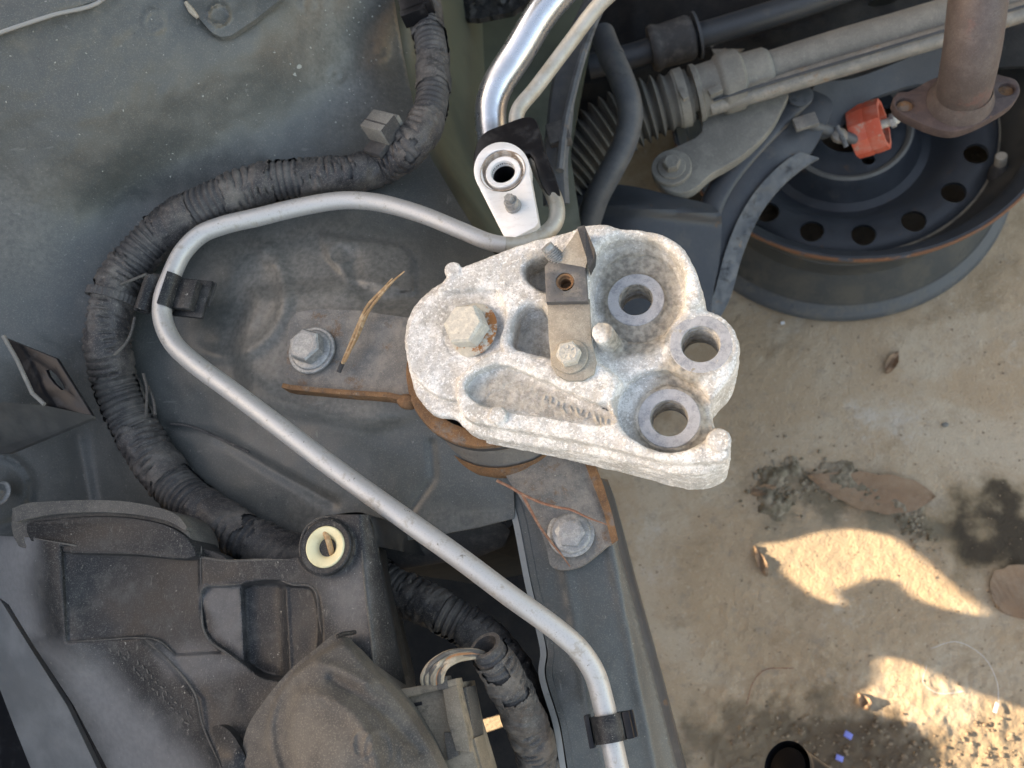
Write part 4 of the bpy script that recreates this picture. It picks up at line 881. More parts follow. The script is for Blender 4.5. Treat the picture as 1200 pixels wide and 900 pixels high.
# clips on the pipe
def at(path, px, py, z): return int(np.argmin(np.linalg.norm(path-P(px, py, z), axis=1)))
i = at(pa, 194, 342, .588); c = pa[i]; tdir = pa[i+3]-pa[i-3]; ang = math.atan2(tdir[1], tdir[0])
R = rotz(ang)
def arc_shell(c, R, r, t, length, a0, a1, n=18):
    an = np.linspace(a0, a1, n); V = []
    for x in (-length/2, length/2):
        for rr in (r, r+t):
            for q in an: V.append((x, rr*math.cos(q), rr*math.sin(q)))
    V = np.array(V) @ R + c; F = []
    for j in range(n-1):
        F += [[j, j+1, n+j+1, n+j], [2*n+j, 3*n+j, 3*n+j+1, 2*n+j+1], [n+j, n+j+1, 3*n+j+1, 3*n+j], [j, 2*n+j, 2*n+j+1, j+1]]
    for j in (0, n-1): F.append([j, n+j, 3*n+j, 2*n+j] if j else [j, 2*n+j, 3*n+j, n+j])
    return V, F
cl = obj('pipe_clip', *merge(arc_shell(c, R, .0062, .0026, .022, -2.6, 1.15), box(c+R[1]*.0145+R[2]*-.003, (.02, .013, .006), R), box(c+R[1]*.012+R[2]*-.008, (.026, .03, .003), R)), MT['plastic'], ac)
obj('clip_arm', *merge(arc_shell(c-R[1]*.0125+R[0]*.003, R, .003, .0022, .024, -3.4, 2.0), box(c-R[1]*.011+R[2]*-.004, (.024, .008, .007), R)), MT['plastic'], cl)
obj('clip_foot', *box(c+R[1]*.021+R[2]*-.011-R[0]*.005, (.017, .012, .0025), R, .0004), MT['rubber'], cl)
i = at(pa, 712, 855, .538); c = pa[i]; tdir = pa[i+3]-pa[i-3]; ang = math.atan2(tdir[1], tdir[0]); R = rotz(ang)
cl = obj('pipe_clip', *merge(arc_shell(c, R, .0063, .0022, .0135, -.4, 3.6), box(c-R[2]*.006, (.0135, .017, .006), R)), MT['plastic'], ac)
obj('clip_arm', *merge(box(c-R[1]*-.0105+R[2]*-.002, (.0135, .004, .01), R), box(c+R[1]*.0105-R[2]*.005, (.0135, .007, .005), R)), MT['black'], cl)
obj('clip_arm', *box(c-R[1]*.0105-R[2]*.002, (.0165, .0028, .009), R, .0004), MT['black'], cl)

rf = thing('refrigerant_tube', 'wide bright aluminium tube ending in a white ported block', 'tube', P(585, 190, .545))
pt = ppath([(850, -280, .63), (770, -150, .595), (706, -64, .572), (668, -22, .565), (635, 16, .56), (607, 62, .552), (584, 98, .545), (576, 120, .54), (575, 145, .534), (580, 190, .53)], 10, .002)
V, F = sweep(pt, .0112, 40); obj('tube', V, F, MT['shiny'], rf)
V, F = pplate(spline([(556, 196), (557, 172), (566, 156), (590, 145), (618, 136), (627, 139), (633, 155), (636, 170), (650, 205), (656, 232), (650, 236), (634, 216), (620, 180), (600, 190)], 4, True), .553, .02, .0015)
obj('black_cap', V, F, MT['black'], rf)
bz_ = .5655; sm = mpp(590, 200, bz_)
ang = np.linspace(math.radians(-8), math.radians(206), 26)
arc = np.stack([588+33*np.cos(-ang), 199+33*np.sin(-ang)], -1)
out = np.vstack([[(627, 266), (631, 260)], arc, [(590, 276), (594, 281), (600, 280)]])
hole = circ(589, 200, 24.5, 36)
V, F = pplate(out, bz_, .010, .0006, [hole]); blk = obj('block', V, F, MT['white_alu'], rf)
c = P(589, 200.5, bz_)
V, F = lathe([(27.5*sm, .0004), (26.5*sm, .0003), (25*sm, -.0035), (20.5*sm, -.0036)], c, seg=48, caps=False); obj('seal_groove', V, F, MT['brown'], blk)
V, F = lathe([(21*sm, -.004), (20.8*sm, -.001), (19.6*sm, -.0003), (15*sm, -.0006), (14*sm, -.002), (13.9*sm, -.006)], c, seg=48, caps=False); obj('port_ring', V, F, MT['white_alu'], blk)
V, F = lathe([(14*sm, -.002), (14*sm, -.035), (0, -.035)], c+[0, 0, -.0005], seg=32, caps=False); obj('port_bore', V, F, MT['black'], blk)
c = P(602, 242, bz_); ax = (-.12, .1, 1)
V, F = lathe([(9.5*sm, 0), (9.5*sm, .0015), (8.6*sm, .002), (8.3*sm, .006), (7.6*sm, .0065)], c, ax, 28); b_ = obj('bolt', V, F, MT['zinc'], rf)
V, F = lathe([(5.8*sm, .0062), (5.8*sm, .0098), (4.9*sm, .0105)], c, ax, 6); obj('bolt_tip', V, F, MT['zinc'], b_, smooth=False)

# ------------------------------------------------------------------ wiring harness in taped corrugated conduit
wh = thing('wiring_harness', 'thick dusty black taped harness curving down the wing panel', 'wiring harness', P(125, 400, .58))
def off_body(pts, h): return [(x, y, float(bz(x, y))+h) for x, y in pts]
hp = [(470, -220, .565), (480, -100, .56), (484, -60, .56), (492, -20, .56), (499, 20, .56), (506, 60, .56), (508, 95, .56), (502, 135, .562), (484, 168, .566)] + off_body([(450, 193), (410, 204), (360, 208), (310, 215), (260, 232), (215, 254), (178, 282), (148, 318), (131, 355), (126, 400), (134, 445), (150, 485), (172, 525), (205, 570), (245, 603), (285, 628)], .0145)+[(330, 650, .535), (370, 668, .525), (410, 690, .51)]
hw = ppath(hp, 10, .0007)
Ls = np.r_[0, np.cumsum(np.linalg.norm(np.diff(hw, axis=0), axis=1))]
kk = Ls/Ls[-1]
rbase = np.interp(kk, [0, .15, .3, .42, .55, .75, 1], [.0128, .0118, .0115, .0122, .0138, .0142, .0145])
def corr(s, th): return np.interp(s, Ls, rbase)-.0004-.0011*(np.cos(s*2*math.pi/.0043) < -.2)
V, F = sweep(hw, corr, 40); obj('conduit', V, F, MT['conduit'], wh, angle=60)
SEG = 56
thg = np.linspace(0, 2*np.pi, SEG, endpoint=False)
def tape(path, L, rb, gaps, name_parent, seed=0, lift=.0006):
    """spiral tape over the conduit, open where the photo shows bare rings: (start, end) px points with a covered angle range"""
    V = None
    def rr(s, th):
        w = fbm(np.cos(th)*2.2+s*55, np.sin(th)*2.2+0*s, np.full_like(th, s*110), seed=seed, o=4)
        w2 = np.abs(vnoise(np.cos(th)*1.3+s*160, np.sin(th)*1.3, np.full_like(th, s*90+th*1.0), seed=seed+3))
        m_ = sstep(.05, .14, fbm(np.cos(th)*1.1+s*34, np.sin(th)*1.1, np.full_like(th, s*41), seed=seed+8, o=2))
        gr = np.exp(-((((s+.0011*np.sin(th*2+s*60))/.0050) % 1.0-.5)/.15)**2)
        w = w-1.7*m_*gr
        lay = .0005*((s/.021+th/(2*np.pi)) % 1.0 < .42)
        return np.interp(s, L, rb)+lift+.0011*w-.0007*(1-w2)**6+lay
    V, F = sweep(path, rr, SEG, caps=False)
    n = len(path); s = L
    keep = np.ones((n, SEG), bool)
    for (a, b, t0, t1) in gaps:
        i0, i1 = sorted((a, b)); mid = (t0+t1)/2; hw_ = (t1-t0)/2
        for j in range(SEG):
            dt = abs((thg[j]-mid+math.pi) % (2*math.pi)-math.pi)
            if dt < hw_:
                sl = int((thg[j]-mid+math.pi) % (2*math.pi)*0)+int(6*vnoise(np.array([thg[j]*2.]), np.array([seed+a*.1]))[0])
                keep[max(0, i0+sl):i1+sl, j] = False
    Fa = np.array(F); i, j = np.divmod(np.arange(len(Fa)), SEG)
    Fk = Fa[keep[i, j]]
    used = np.unique(Fk); mp = np.full(len(V), -1); mp[used] = np.arange(len(used))
    return obj('tape_wrap', V[used], mp[Fk].tolist(), MT['tape'], name_parent, angle=70)
def hidx(px, py):
    c = P(px, py, .575); d = np.linalg.norm(hw-c, axis=1)
    a = np.asarray(hw); t = (a[:, 2]-CAM_H)
    return int(np.argmin(d))
G = []
for (a, b, t0, t1) in [((500, 22), (504, 50), -1.6, 1.6), ((508, 85), (505, 122), -2.2, 1.9), ((478, 175), (462, 186), -1.5, 2.2), ((352, 209), (322, 214), -2.4, 1.0), ((270, 228), (235, 243), -2.2, 1.3), ((190, 272), (150, 312), -1.6, 2.2),
                        ((133, 344), (127, 390), .2, 2.4), ((139, 440), (152, 492), -1.9, .9), ((186, 540), (206, 572), -2.2, 1.1), ((258, 612), (272, 622), -2.4, 1.4), ((420, 203), (412, 204), -1, 1.6)]:
    G.append((hidx(*a), hidx(*b), t0, t1))
tape(hw, Ls, rbase, G, wh, seed=50)
# cable tie, clip box and loose threads
i = hidx(130, 350); c = hw[i]; tg = hw[i+4]-hw[i-4]; R = frame(tg)
th = np.linspace(0, 2*np.pi, 140, endpoint=False); rows = []
for x, dr in ((-.0026, .0), (-.0026, .0018), (.0026, .0018), (.0026, 0)):
    r = rbase[i]+.0008+dr+(.0004*((np.arange(140) % 4) < 2) if dr else 0)
    rows.append(np.outer(np.cos(th)*r, R[0])+np.outer(np.sin(th)*r, R[1])+R[2]*x+c)
V = np.stack(rows, 0).reshape(-1, 3); F = [[a*140+j, a*140+(j+1) % 140, ((a+1) % 4)*140+(j+1) % 140, ((a+1) % 4)*140+j] for a in range(4) for j in range(140)]
obj('cable_tie', V, F, MT['conduit'], wh, angle=30)
c = P(447, 149, .578)
R = rotz(math.radians(-32), .25, math.radians(120))
kb = obj('harness_clip', *merge(box(c, (.020, .0155, .013), R, .0009), box(c+R[1]*.009-R[2]*.002, (.018, .004, .009), R, .0006)), MT['rack'], wh)
obj('clip_foot', *box(c-R[2]*.008-R[1]*.006, (.016, .022, .004), R, .0006), MT['rubber'], kb)
obj('clip_edge', *merge(box(c+R[0]*.0102, (.0012, .014, .0125), R, .0003), box(c-R[1]*.002+R[2]*.0066, (.02, .0009, .0006), R, .0001)), MT['rubber'], kb)
for pts in ([(158, 372), (153, 392), (146, 404), (134, 416)], [(168, 438), (172, 455), (171, 490)], [(173, 452), (180, 470), (182, 486)], [(142, 333), (155, 328), (172, 321)]):
    a = np.asarray(pts, float); zz = np.full(len(a), float(bz(a[1, 0], a[1, 1]))+.0275); V, F = sweep(resample(spline(P(a[:, 0], a[:, 1], zz), 8), .001)[0], .0009, 8); obj('loose_tape_end', V, F, MT['plastic_dust'], wh)
a = off_body([(200, 497), (215, 498), (235, 504), (260, 515), (292, 530)], .0012); V, F = sweep(ppath(a), .0008, 8); obj('thread', V, F, MT['conduit'], wh)
# plug at the top end of the harness
c = P(488, 4, .572); R = rotz(math.radians(14))
obj('plug', *merge(box(c, (.022, .022, .016), R, .001), box(c+[.0, -.012, .002], (.018, .006, .012), R, .0008)), MT['black'], wh)

# ------------------------------------------------------------------ bent bracket and bolt at the left edge
br = thing('bent_bracket', 'black sheet metal bracket with a slotted hole folded up over the wing panel', 'bracket', P(40, 470, .56))
def plane_plate(pix, holes, thick, bevel=.0004):
    """plate through pixel+height points (first three fix the plane); returns mesh with top face through them"""
    w = [P(*q) for q in pix]; o = w[0]; x = w[1]-o; x /= np.linalg.norm(x); n = np.cross(w[1]-o, w[2]-o); n /= np.linalg.norm(n)
    if n[2] < 0: n = -n
    y = np.cross(n, x)
    def uv(px, py):
        a = P(px, py, .9); c = np.array([0, 0, CAM_H]); d = a-c; t = np.dot(o-c, n)/np.dot(d, n); q = c+d*t-o; return (np.dot(q, x), np.dot(q, y))
    out = [uv(q[0], q[1]) for q in pix]; hs = [[uv(*q) for q in h] for h in holes]
    return plate(out, hs, 0, thick, bevel, np.array([x, y, n]), o)
slot = [(54, 434), (58, 433), (66, 440), (73, 450), (76, 456), (72, 457), (64, 450), (57, 441)]
V, F = plane_plate([(4, 395, .607), (66, 420, .606), (108, 487, .60), (80, 482, 0), (54, 476, 0), (48, 472, 0), (38, 463, 0)], [slot], .0025)
obj('slotted_flange', V, F, MT['black'], br)
e = np.array([(4, 394, .613), (20, 422, .61), (38, 461, .606), (52, 474, .604)]); V, F = sweep(P(e[:, 0], e[:, 1], e[:, 2]+.0006), .0013, 8); obj('burred_edge', V, F, MT['cup'], br)
A = np.array([P(52, 475, .603), P(108, 487, .599), P(109, 490, .597), P(10, 531, .557), P(-20, 531, .555), P(-20, 470, .60)]); 
B = A.copy(); B[:, 2] -= .003; n = 6
V = np.vstack([A, B]); F = [list(range(n)), list(range(2*n-1, n-1, -1))]+[[i, i+n, (i+1) % n+n, (i+1) % n] for i in range(n)]
if np.cross(A[1]-A[0], A[3]-A[1])[2] < 0: F = [q[::-1] for q in F]
obj('bracket_web', V, F, MT['webm'], br, smooth=False)
V, F = box(P(-12, 500, .575), (.012, .012, .03), None, .001); obj('bracket_foot', V, F, MT['rust'], br)
hb = thing('panel_bolt', 'zinc hex bolt at the left edge above the black housing', 'bolt', P(2, 576, .53))
hexbolt(P(2, 578, .531), MT['zinc'], hb, .0085, .0062, .006, .0014, (-.1, .0, 1), None, .4)

# ------------------------------------------------------------------ black plastic housing, lower left
ho = thing('plastic_housing', 'large scuffed black plastic housing with a cream grommet in its corner boss', 'plastic housing', P(250, 780, .56))
HZ = tps([(-60, 620, .548), (0, 632, .577), (25, 636, .589), (60, 640, .594), (120, 645, .589), (260, 662, .587), (345, 660, .587), (400, 612, .590), (425, 640, .588), (432, 730, .589), (440, 830, .590), (440, 960, .592), (380, 720, .588), (300, 670, .588),
          (240, 700, .586), (160, 700, .582), (100, 700, .583), (75, 700, .590), (45, 700, .584), (10, 705, .566), (-30, 690, .55), (160, 740, .583), (300, 800, .583), (240, 800, .583), (240, 880, .582), (190, 860, .572), (150, 830, .571), (120, 790, .574), (75, 755, .585), (50, 765, .570), (86, 826, .560), (128, 905, .548), (150, 960, .545), (200, 940, .562), (250, 960, .577), (330, 960, .583), (270, 1150, .545), (400, 1150, .58), (545, 1150, .585)])
def hz(px, py):
    px, py = np.asarray(px, float), np.asarray(py, float)
    z = HZ(px, py)
    st = sd_poly(px, py, [(72, 640), (235, 640), (235, 690), (243, 745), (262, 765), (206, 768), (186, 750), (165, 747), (78, 753)])
    z = z - .0026*sstep(2, -3, st)
    pk = sd_poly(px, py, spline([(236, 694), (241, 687), (262, 686), (285, 684), (300, 681), (325, 680), (340, 685), (362, 686), (370, 693), (377, 740), (372, 768), (340, 796), (308, 794), (278, 772), (247, 750), (239, 735)], 4, True))
    z = z - .0036*sstep(1.2, -3.2, pk)
    z = z - .0062*sstep(0, 1, np.sqrt(np.maximum(0, 1-((px-312-(py-735)*.05)/28)**2)))*sstep(0, -7, pk)
    z = z - .003*sstep(337, 341, px-(py-735)*.05)*sstep(2, -5, pk)*sstep(420, 360, px)
    bs = np.hypot(px-382, py-641); z = z + .0025*sstep(36, 31, bs)
    lb = sd_line(px, py, [(170, 748), (200, 775), (235, 820), (240, 860), (262, 905)]); z = z+.0012*np.exp(-(lb/4)**2)
    z = z - .03*np.maximum(0, (px-(424+(py-640)*.09))/45)**1.3*sstep(-1, 2, px-(424+(py-640)*.09))
    return z + fbm(px/60, py/60, seed=61, o=3)*.0012
hpoly = [(-60, 625), (0, 628), (40, 630), (100, 640), (160, 646), (228, 651), (265, 656), (305, 655), (340, 655), (352, 652), (351, 636), (358, 618), (372, 607), (392, 603), (430, 603), (441, 640), (453, 700), (466, 765), (477, 815), (486, 880), (500, 960), (545, 1150),
         (270, 1150), (150, 960), (128, 905), (86, 826), (40, 757), (10, 708), (-60, 660)]
V, F = sheet(hpoly, hz, 2.3, .0025)
sh = obj('housing_shell', V, F, MT['lightened'], ho, angle=50)
dirt_sheen_zones(sh.data, [([(-90, 610), (38, 628), (42, 700), (48, 745), (10, 760), (-90, 760)], 20, .9), ([(40, 757), (70, 758), (110, 775), (150, 812), (196, 850), (240, 905), (250, 990), (150, 990), (128, 905), (86, 826)], 26, .75),  # left ridge and lower-left slope: painted sheen; smaller zones are paler patches
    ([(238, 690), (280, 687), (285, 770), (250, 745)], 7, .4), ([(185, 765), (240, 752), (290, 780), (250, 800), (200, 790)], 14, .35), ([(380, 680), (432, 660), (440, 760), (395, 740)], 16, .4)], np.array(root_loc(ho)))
e = spline([(441, 640), (453, 700), (466, 765), (477, 815), (486, 880), (500, 960), (545, 1150)], 6); A = P(e[:, 0], e[:, 1], hz(e[:, 0], e[:, 1])-.001); B = A+[-.035, .01, -.11]
n = len(A); V = np.vstack([A, B]); F = [[j, j+n, j+n+1, j+1] for j in range(n-1)]; obj('housing_side', V, F, MT['plastic'], ho)
e = spline([(228, 651), (265, 656), (305, 655), (340, 655), (352, 652), (351, 636), (358, 618), (372, 607), (392, 603), (430, 603), (441, 640)], 5); A = P(e[:, 0], e[:, 1], hz(e[:, 0], e[:, 1])-.001); B = A+[0, .004, -.1]
n = len(A); V = np.vstack([A, B]); F = [[j, j+1, j+n+1, j+n] for j in range(n-1)]; obj('housing_side', V, F, MT['plastic'], ho)
# boss ring and cream grommet with a rusty spring inside
c = P(382, 641, .5925); s_ = mpp(382, 641, .5925)
V, F = lathe([(32*s_, -.004), (32*s_, .0006), (30.5*s_, .0012), (25*s_, .001), (24*s_, 0)], c, seg=48, caps=False); obj('boss_ring', V, F, MT['plastic'], ho)
V, F = lathe([(24.5*s_, -.001), (24.2*s_, .0012), (23*s_, .0018), (15*s_, .0006), (11*s_, -.0015), (9*s_, -.006), (8*s_, -.012), (0, -.012)], c, seg=48, caps=False); gm = obj('grommet', V, F, MT['cream'], ho)
a = P(np.array([381, 385, 388, 390]), np.array([624, 634, 645, 652]), np.array([.592, .594, .592, .586])); V, F = sweep(resample(spline(a, 8), .0006)[0], .0016, 10); obj('spring_clip', V, F, MT['needle'], gm)
V, F = box(P(392, 638, .588), (.003, .006, .006), rotz(.6), .0008); obj('clip_core', V, F, MT['rubber'], gm)
for k_, (pts, w_) in enumerate((([(236, 700), (236, 692), (241, 687), (262, 685.5), (285, 684)], .0006), ([(330, 681), (345, 685), (362, 686), (370, 693), (375, 728), (377, 742)], .0007), ([(236, 700), (238, 735), (246, 751), (262, 763), (282, 777)], .0007), ([(75, 752.5), (120, 750), (163, 747.5), (186, 751), (206, 768)], .0005), ([(236, 640), (235, 660), (236, 690)], .0004), ([(424, 645), (428, 690), (434, 740), (440, 800)], .0006), ([(352, 652), (352, 638), (358, 620), (372, 608.5), (392, 604)], .0007), ([(40, 631), (100, 641), (160, 647), (228, 652), (265, 657), (305, 656), (340, 656)], .0007), ([(170, 750), (196, 772), (228, 812), (238, 850), (260, 900)], .0006))):
    e = spline(pts, 6); V, F = sweep(P(e[:, 0], e[:, 1], hz(e[:, 0], e[:, 1])+.0001), np.interp(np.linspace(0, 1, len(e)), [0, .15, .85, 1], [w_*.3, w_, w_, w_*.3]), 6); obj('worn_edge', V, F, MT['plastic_dust'], ho)
# raised mould marks along the slope, worn past reading
rs = random.Random(9); parts = []
for r_ in range(2):
    for i in range(15):
        if rs.random() < .12: continue
        t = i/14; px, py = 140+t*80+r_*10+rs.uniform(-1, 1), 766+t*82-r_*2+rs.uniform(-1, 1)
        parts.append(box(P(px, py, float(hz(px, py))+.0002), (rs.uniform(.0016, .0032), .0008, .0008), rotz(-.85+rs.uniform(-.5, .5)), .0002))
V, F = merge(*parts); obj('mould_mark', V, F, MT['plastic_dust'], ho)
# round lid behind the housing: a rim over a lower wall
o_ = [(14, 596), (30, 590), (60, 587.5), (110, 586), (150, 588), (186, 595), (208, 604), (219, 617)]
V, F = pplate(spline(o_+[(222, 640), (100, 645), (20, 640)], 4, True), .590, .03, .002); obj('round_lid', V, F, MT['plastic_dust'], ho)
V, F = sheet(np.vstack([spline(o_, 6), spline([(217, 622), (200, 612), (160, 603), (110, 600), (60, 603), (28, 609), (18, 612)], 6)]), lambda x, y: .5935+0*x+fbm(x/20, y/20, seed=3, o=2)*.0004, 3, .006); obj('lid_rim', V, F, MT['plastic_dust'], ho)
V, F = pplate(spline([(30, 614), (60, 608), (110, 604), (160, 607), (200, 617), (222, 633), (229, 652), (150, 650), (40, 640)], 4, True), .5925, .03, .002); obj('lid_wall', V, F, MT['plastic'], ho)
V, F = pplate(spline([(225, 648), (236, 643), (255, 648), (266, 655), (262, 662), (228, 662)], 4, True), .584, .01, .001); obj('lid_tab', V, F, MT['plastic'], ho)
# glossy strip beyond the diagonal gap
PZ = tps([(-60, 620, .552), (-8, 695, .558), (34, 757, .560), (78, 826, .550), (116, 905, .538), (140, 960, .532), (-60, 750, .528), (0, 808, .532), (38, 905, .514), (62, 960, .508), (20, 790, .548), (258, 1150, .52), (170, 1150, .495)])
V, F = sheet([(-60, 615), (-8, 690), (34, 757), (78, 826), (116, 905), (140, 960), (258, 1150), (170, 1150), (62, 960), (38, 905), (18, 855), (0, 808), (-20, 780), (-60, 750)], lambda x, y: PZ(x, y)+.004-.00006*np.maximum(0, 24-np.abs(sd_line(x, y, [(-60, 640), (-8, 700), (34, 767), (78, 836), (116, 915)])))**1.2*.6, 3.5, .004)
ps = thing('glossy_strip', 'glossy grey black plastic strip beside the diagonal gap at the left edge', 'plastic strip', P(20, 800, .56))
obj('strip_skin', V, F, MT['plastic_gloss'], ps, angle=50)
a = P(np.array([58, 53, 51, 56, 70]), np.array([828, 843, 865, 869, 876]), np.array([.608]*5)); a[:, 2] = PZ(np.array([58, 53, 51, 56, 70]), np.array([828, 843, 865, 869, 876]))+.0042
V, F = sweep(resample(a, .001)[0], .0005, 6); obj('scratch_burr', V, F, MT['seam'], ps)
V, F = box(P(0, 700, .5), (.3, .03, .1), rotz(.2), .01); 
V, F = sheet([(-240, 640), (440, 690), (470, 960), (500, 1150), (-240, 1150)], lambda x, y: .47+0*x, 20, .004); obj('housing_floor', V, F, MT['black'], ho)

# round dusty cover in front of the housing
cv = thing('round_cover', 'round brown dusted plastic cover overlapping the black housing', 'cover', P(400, 860, .58))
cpoly = spline([(396, 742), (404, 750), (430, 777), (469, 816), (495, 852), (517, 890), (540, 960), (410, 980), (300, 960), (289, 905), (284, 880), (290, 852), (312, 818), (340, 785), (370, 760)], 5, True)
inn = spline([(402, 752), (429, 778), (467, 817), (493, 853), (515, 891), (538, 960), (420, 980), (335, 960), (322, 905), (312, 868), (316, 838), (330, 806), (356, 778), (380, 762)], 5, True)
CZ = tps([(400, 745, .605), (300, 860, .60), (330, 900, .612), (350, 830, .613), (430, 860, .62), (480, 830, .60), (520, 890, .592), (400, 930, .625), (540, 960, .58), (300, 960, .61), (440, 960, .62)])
def cz(px, py):
    px, py = np.asarray(px, float), np.asarray(py, float)
    di = sd_poly(px, py, inn); z = CZ(px, py) + .006*sstep(3, -5, di)
    z = z - .0045*sstep(0, 1, np.exp(-(sd_line(px, py, spline([(342, 805), (330, 840), (334, 880), (350, 930)], 5))/11)**2))
    z = z + .0035*np.exp(-((np.hypot((px-350)*1.0, py-905)-92)/9)**2)*sstep(330, 380, px)*sstep(940, 880, py-40)
    z = z - .003*np.exp(-(sd_line(px, py, spline([(390, 795), (425, 818), (452, 838), (490, 880)], 5))/7)**2)
    z = z + .003*np.exp(-(sd_line(px, py, [(374, 778), (395, 784), (430, 800)])/7)**2)
    for cx, cy, r in ((425, 872, 16), (443, 880, 24), (478, 885, 12)):
        z = z + .001*np.exp(-((np.hypot((px-cx)*1.4, py-cy)-r)/2.6)**2)
    return z+fbm(px/40, py/40, seed=81, o=3)*.0009
V, F = sheet(cpoly, cz, 3, .004); obj('cover_shell', V, F, MT['plastic_dust'], cv, angle=60)
e = spline([(540, 960), (517, 890), (495, 852), (469, 816), (430, 777), (404, 750), (396, 742), (370, 760), (340, 785), (312, 818), (290, 852), (284, 880), (289, 905), (300, 960)], 6); A = P(e[:, 0], e[:, 1], cz(e[:, 0], e[:, 1])-.003); B = A*[1, 1, 0]+[0, 0, .545]+(np.append(P(410, 880, .6)[:2], 0)-A*[1, 1, 0])*.16
n = len(A); V = np.vstack([A, B]); F = [[j, j+1, j+n+1, j+n] for j in range(n-1)]; obj('cover_side', V, F, MT['plastic_dust'], cv)
e = spline([(395, 746), (402, 743), (410, 742), (416, 741)], 4); V, F = sweep(P(e[:, 0], e[:, 1], np.linspace(.608, .598, len(e))), .0012, 8); obj('cover_tab', V, F, MT['plastic'], cv)
V, F = sheet(spline([(249, 852), (258, 850), (270, 858), (284, 880), (300, 915), (320, 960), (270, 960), (262, 905), (254, 875)], 4, True), tps([(250, 852, .594), (270, 858, .597), (300, 920, .593), (262, 905, .600), (275, 890, .604), (290, 960, .60)]), 3, .006)
obj('cover_lug', V, F, MT['plastic'], cv)

# connector, its wires and the sleeve they come out of
cn = thing('wire_connector', 'tan dusted square wire connector plugged in beside the round cover', 'connector', P(515, 850, .56))
V, F = pplate([(468, 815), (536, 800), (546, 850), (562, 905), (575, 960), (505, 960), (484, 860)], .582, .035, .0012); obj('connector_body', V, F, MT['plastic_tan'], cn)
V, F = pplate([(466, 808), (500, 802), (534, 795), (536, 803), (503, 811), (470, 819)], .5865, .012, .0008); obj('connector_lip', V, F, MT['plastic_tan'], cn)
V, F = pplate([(518, 806), (535, 803), (548, 860), (551, 882), (534, 880), (524, 845)], .5860, .012, .0008); obj('latch_rib', V, F, MT['plastic_tan'], cn)
V, F = pplate([(538, 806), (546, 805), (555, 858), (556, 865), (546, 862)], .576, .02, .0008); obj('latch_rib', V, F, MT['plastic_dust'], cn)
V, F = pplate([(520, 858), (534, 858), (538, 885), (524, 892)], .5842, .008, .0006); obj('latch_tongue', V, F, MT['plastic_dust'], cn)
V, F = pplate([(474, 826), (494, 822), (494.5, 826), (475, 831)], .5826, .002, .0002); obj('label_slot', V, F, MT['black'], cn)
V, F = pplate([(545, 867), (556, 865), (572, 925), (580, 960), (560, 960)], .579, .02, .0008); obj('connector_flank', V, F, MT['plastic_tan'], cn)
lm = thing('wiring_loom', 'loose conduit sleeve with bare wires coming out above the connector', 'wiring loom', P(600, 810, .5))
rw = random.Random(12)
for k in range(9):
    t = k/8; dx = -3+t*22; b_ = rw.uniform(-3, 3)
    w = [(500+dx, 806, .583), (498+dx*1.05, 793, .588+rw.uniform(0, .002)), (506+dx*.9, 778+t*4+b_*.5, .590+rw.uniform(0, .003)), (523+dx*.6, 766+t*9+b_, .587+rw.uniform(0, .003)), (545+dx*.25, 762+t*9+b_*.5, .581), (566, 765+t*5, .574), (580, 777+t*3, .567)]
    V, F = sweep(ppath(w, 8, .001), rw.uniform(.0011, .0015), 8); obj('wire', V, F, MT[('wire', 'wire_b', 'wire', 'wire_b', 'wire', 'wire', 'wire_o', 'wire_b', 'wire')[k]], lm)
V, F = box(P(521, 800, .582), (.006, .006, .01), rotz(.2), .001); obj('wire_seal', V, F, MT['plastic_dust'], lm)
sp_ = ppath([(568, 756, .574), (580, 775, .566), (597, 805, .552), (613, 838, .535), (625, 870, .515), (634, 910, .49), (640, 960, .46)], 10, .0007)
L2 = np.r_[0, np.cumsum(np.linalg.norm(np.diff(sp_, axis=0), axis=1))]
r2 = np.interp(L2/L2[-1], [0, .15, .4, 1], [.0092, .0102, .0112, .012])
V1, F1 = sweep(sp_, lambda s, th: np.interp(s, L2, r2)-.0005-.0008*(np.cos(s*2*math.pi/.004) < -.2), 40, caps=False)
V2, F2 = sweep(sp_, lambda s, th: np.interp(s, L2, r2)-.0026, 40, caps=False)
n = 40; F3 = [[j, j+len(V1), (j+1) % n+len(V1), (j+1) % n] for j in range(n)]
V, F = merge((V1, F1), (V2, [q[::-1] for q in F2])); obj('sleeve', V, F+F3, MT['conduit'], lm, angle=60)
tape(sp_[10:], L2[10:]-L2[10], r2[10:], [(4, 16, -.6, .7), (34, 40, -1.2, .4)], lm, seed=91)
lc = thing('lower_conduit', 'black taped corrugated conduit running under the aluminium pipe into the dark gap', 'wiring conduit', P(540, 730, .48))
lp = ppath([(330, 640, .50), (400, 660, .50), (440, 677, .50), (478, 697, .50), (518, 717, .50), (556, 740, .497), (590, 772, .492), (613, 812, .483), (630, 855, .47), (640, 900, .455), (646, 970, .43)], 10, .0007)
L3 = np.r_[0, np.cumsum(np.linalg.norm(np.diff(lp, axis=0), axis=1))]; r3 = np.full(len(lp), .0128)
V, F = sweep(lp, lambda s, th: .0125-.0014*(np.cos(s*2*math.pi/.0048) < -.1), 40); obj('conduit', V, F, MT['conduit'], lc, angle=60)
li = lambda x, y, z=.5: int(np.argmin(np.linalg.norm(lp-P(x, y, z), axis=1)))
tape(lp, L3, r3, [(li(450, 680), li(474, 692), -2.6, 1.6), (li(520, 713), li(545, 728), -2.6, 1.2), (li(586, 760), li(594, 770), -1.2, 1.8)], lc, seed=33)

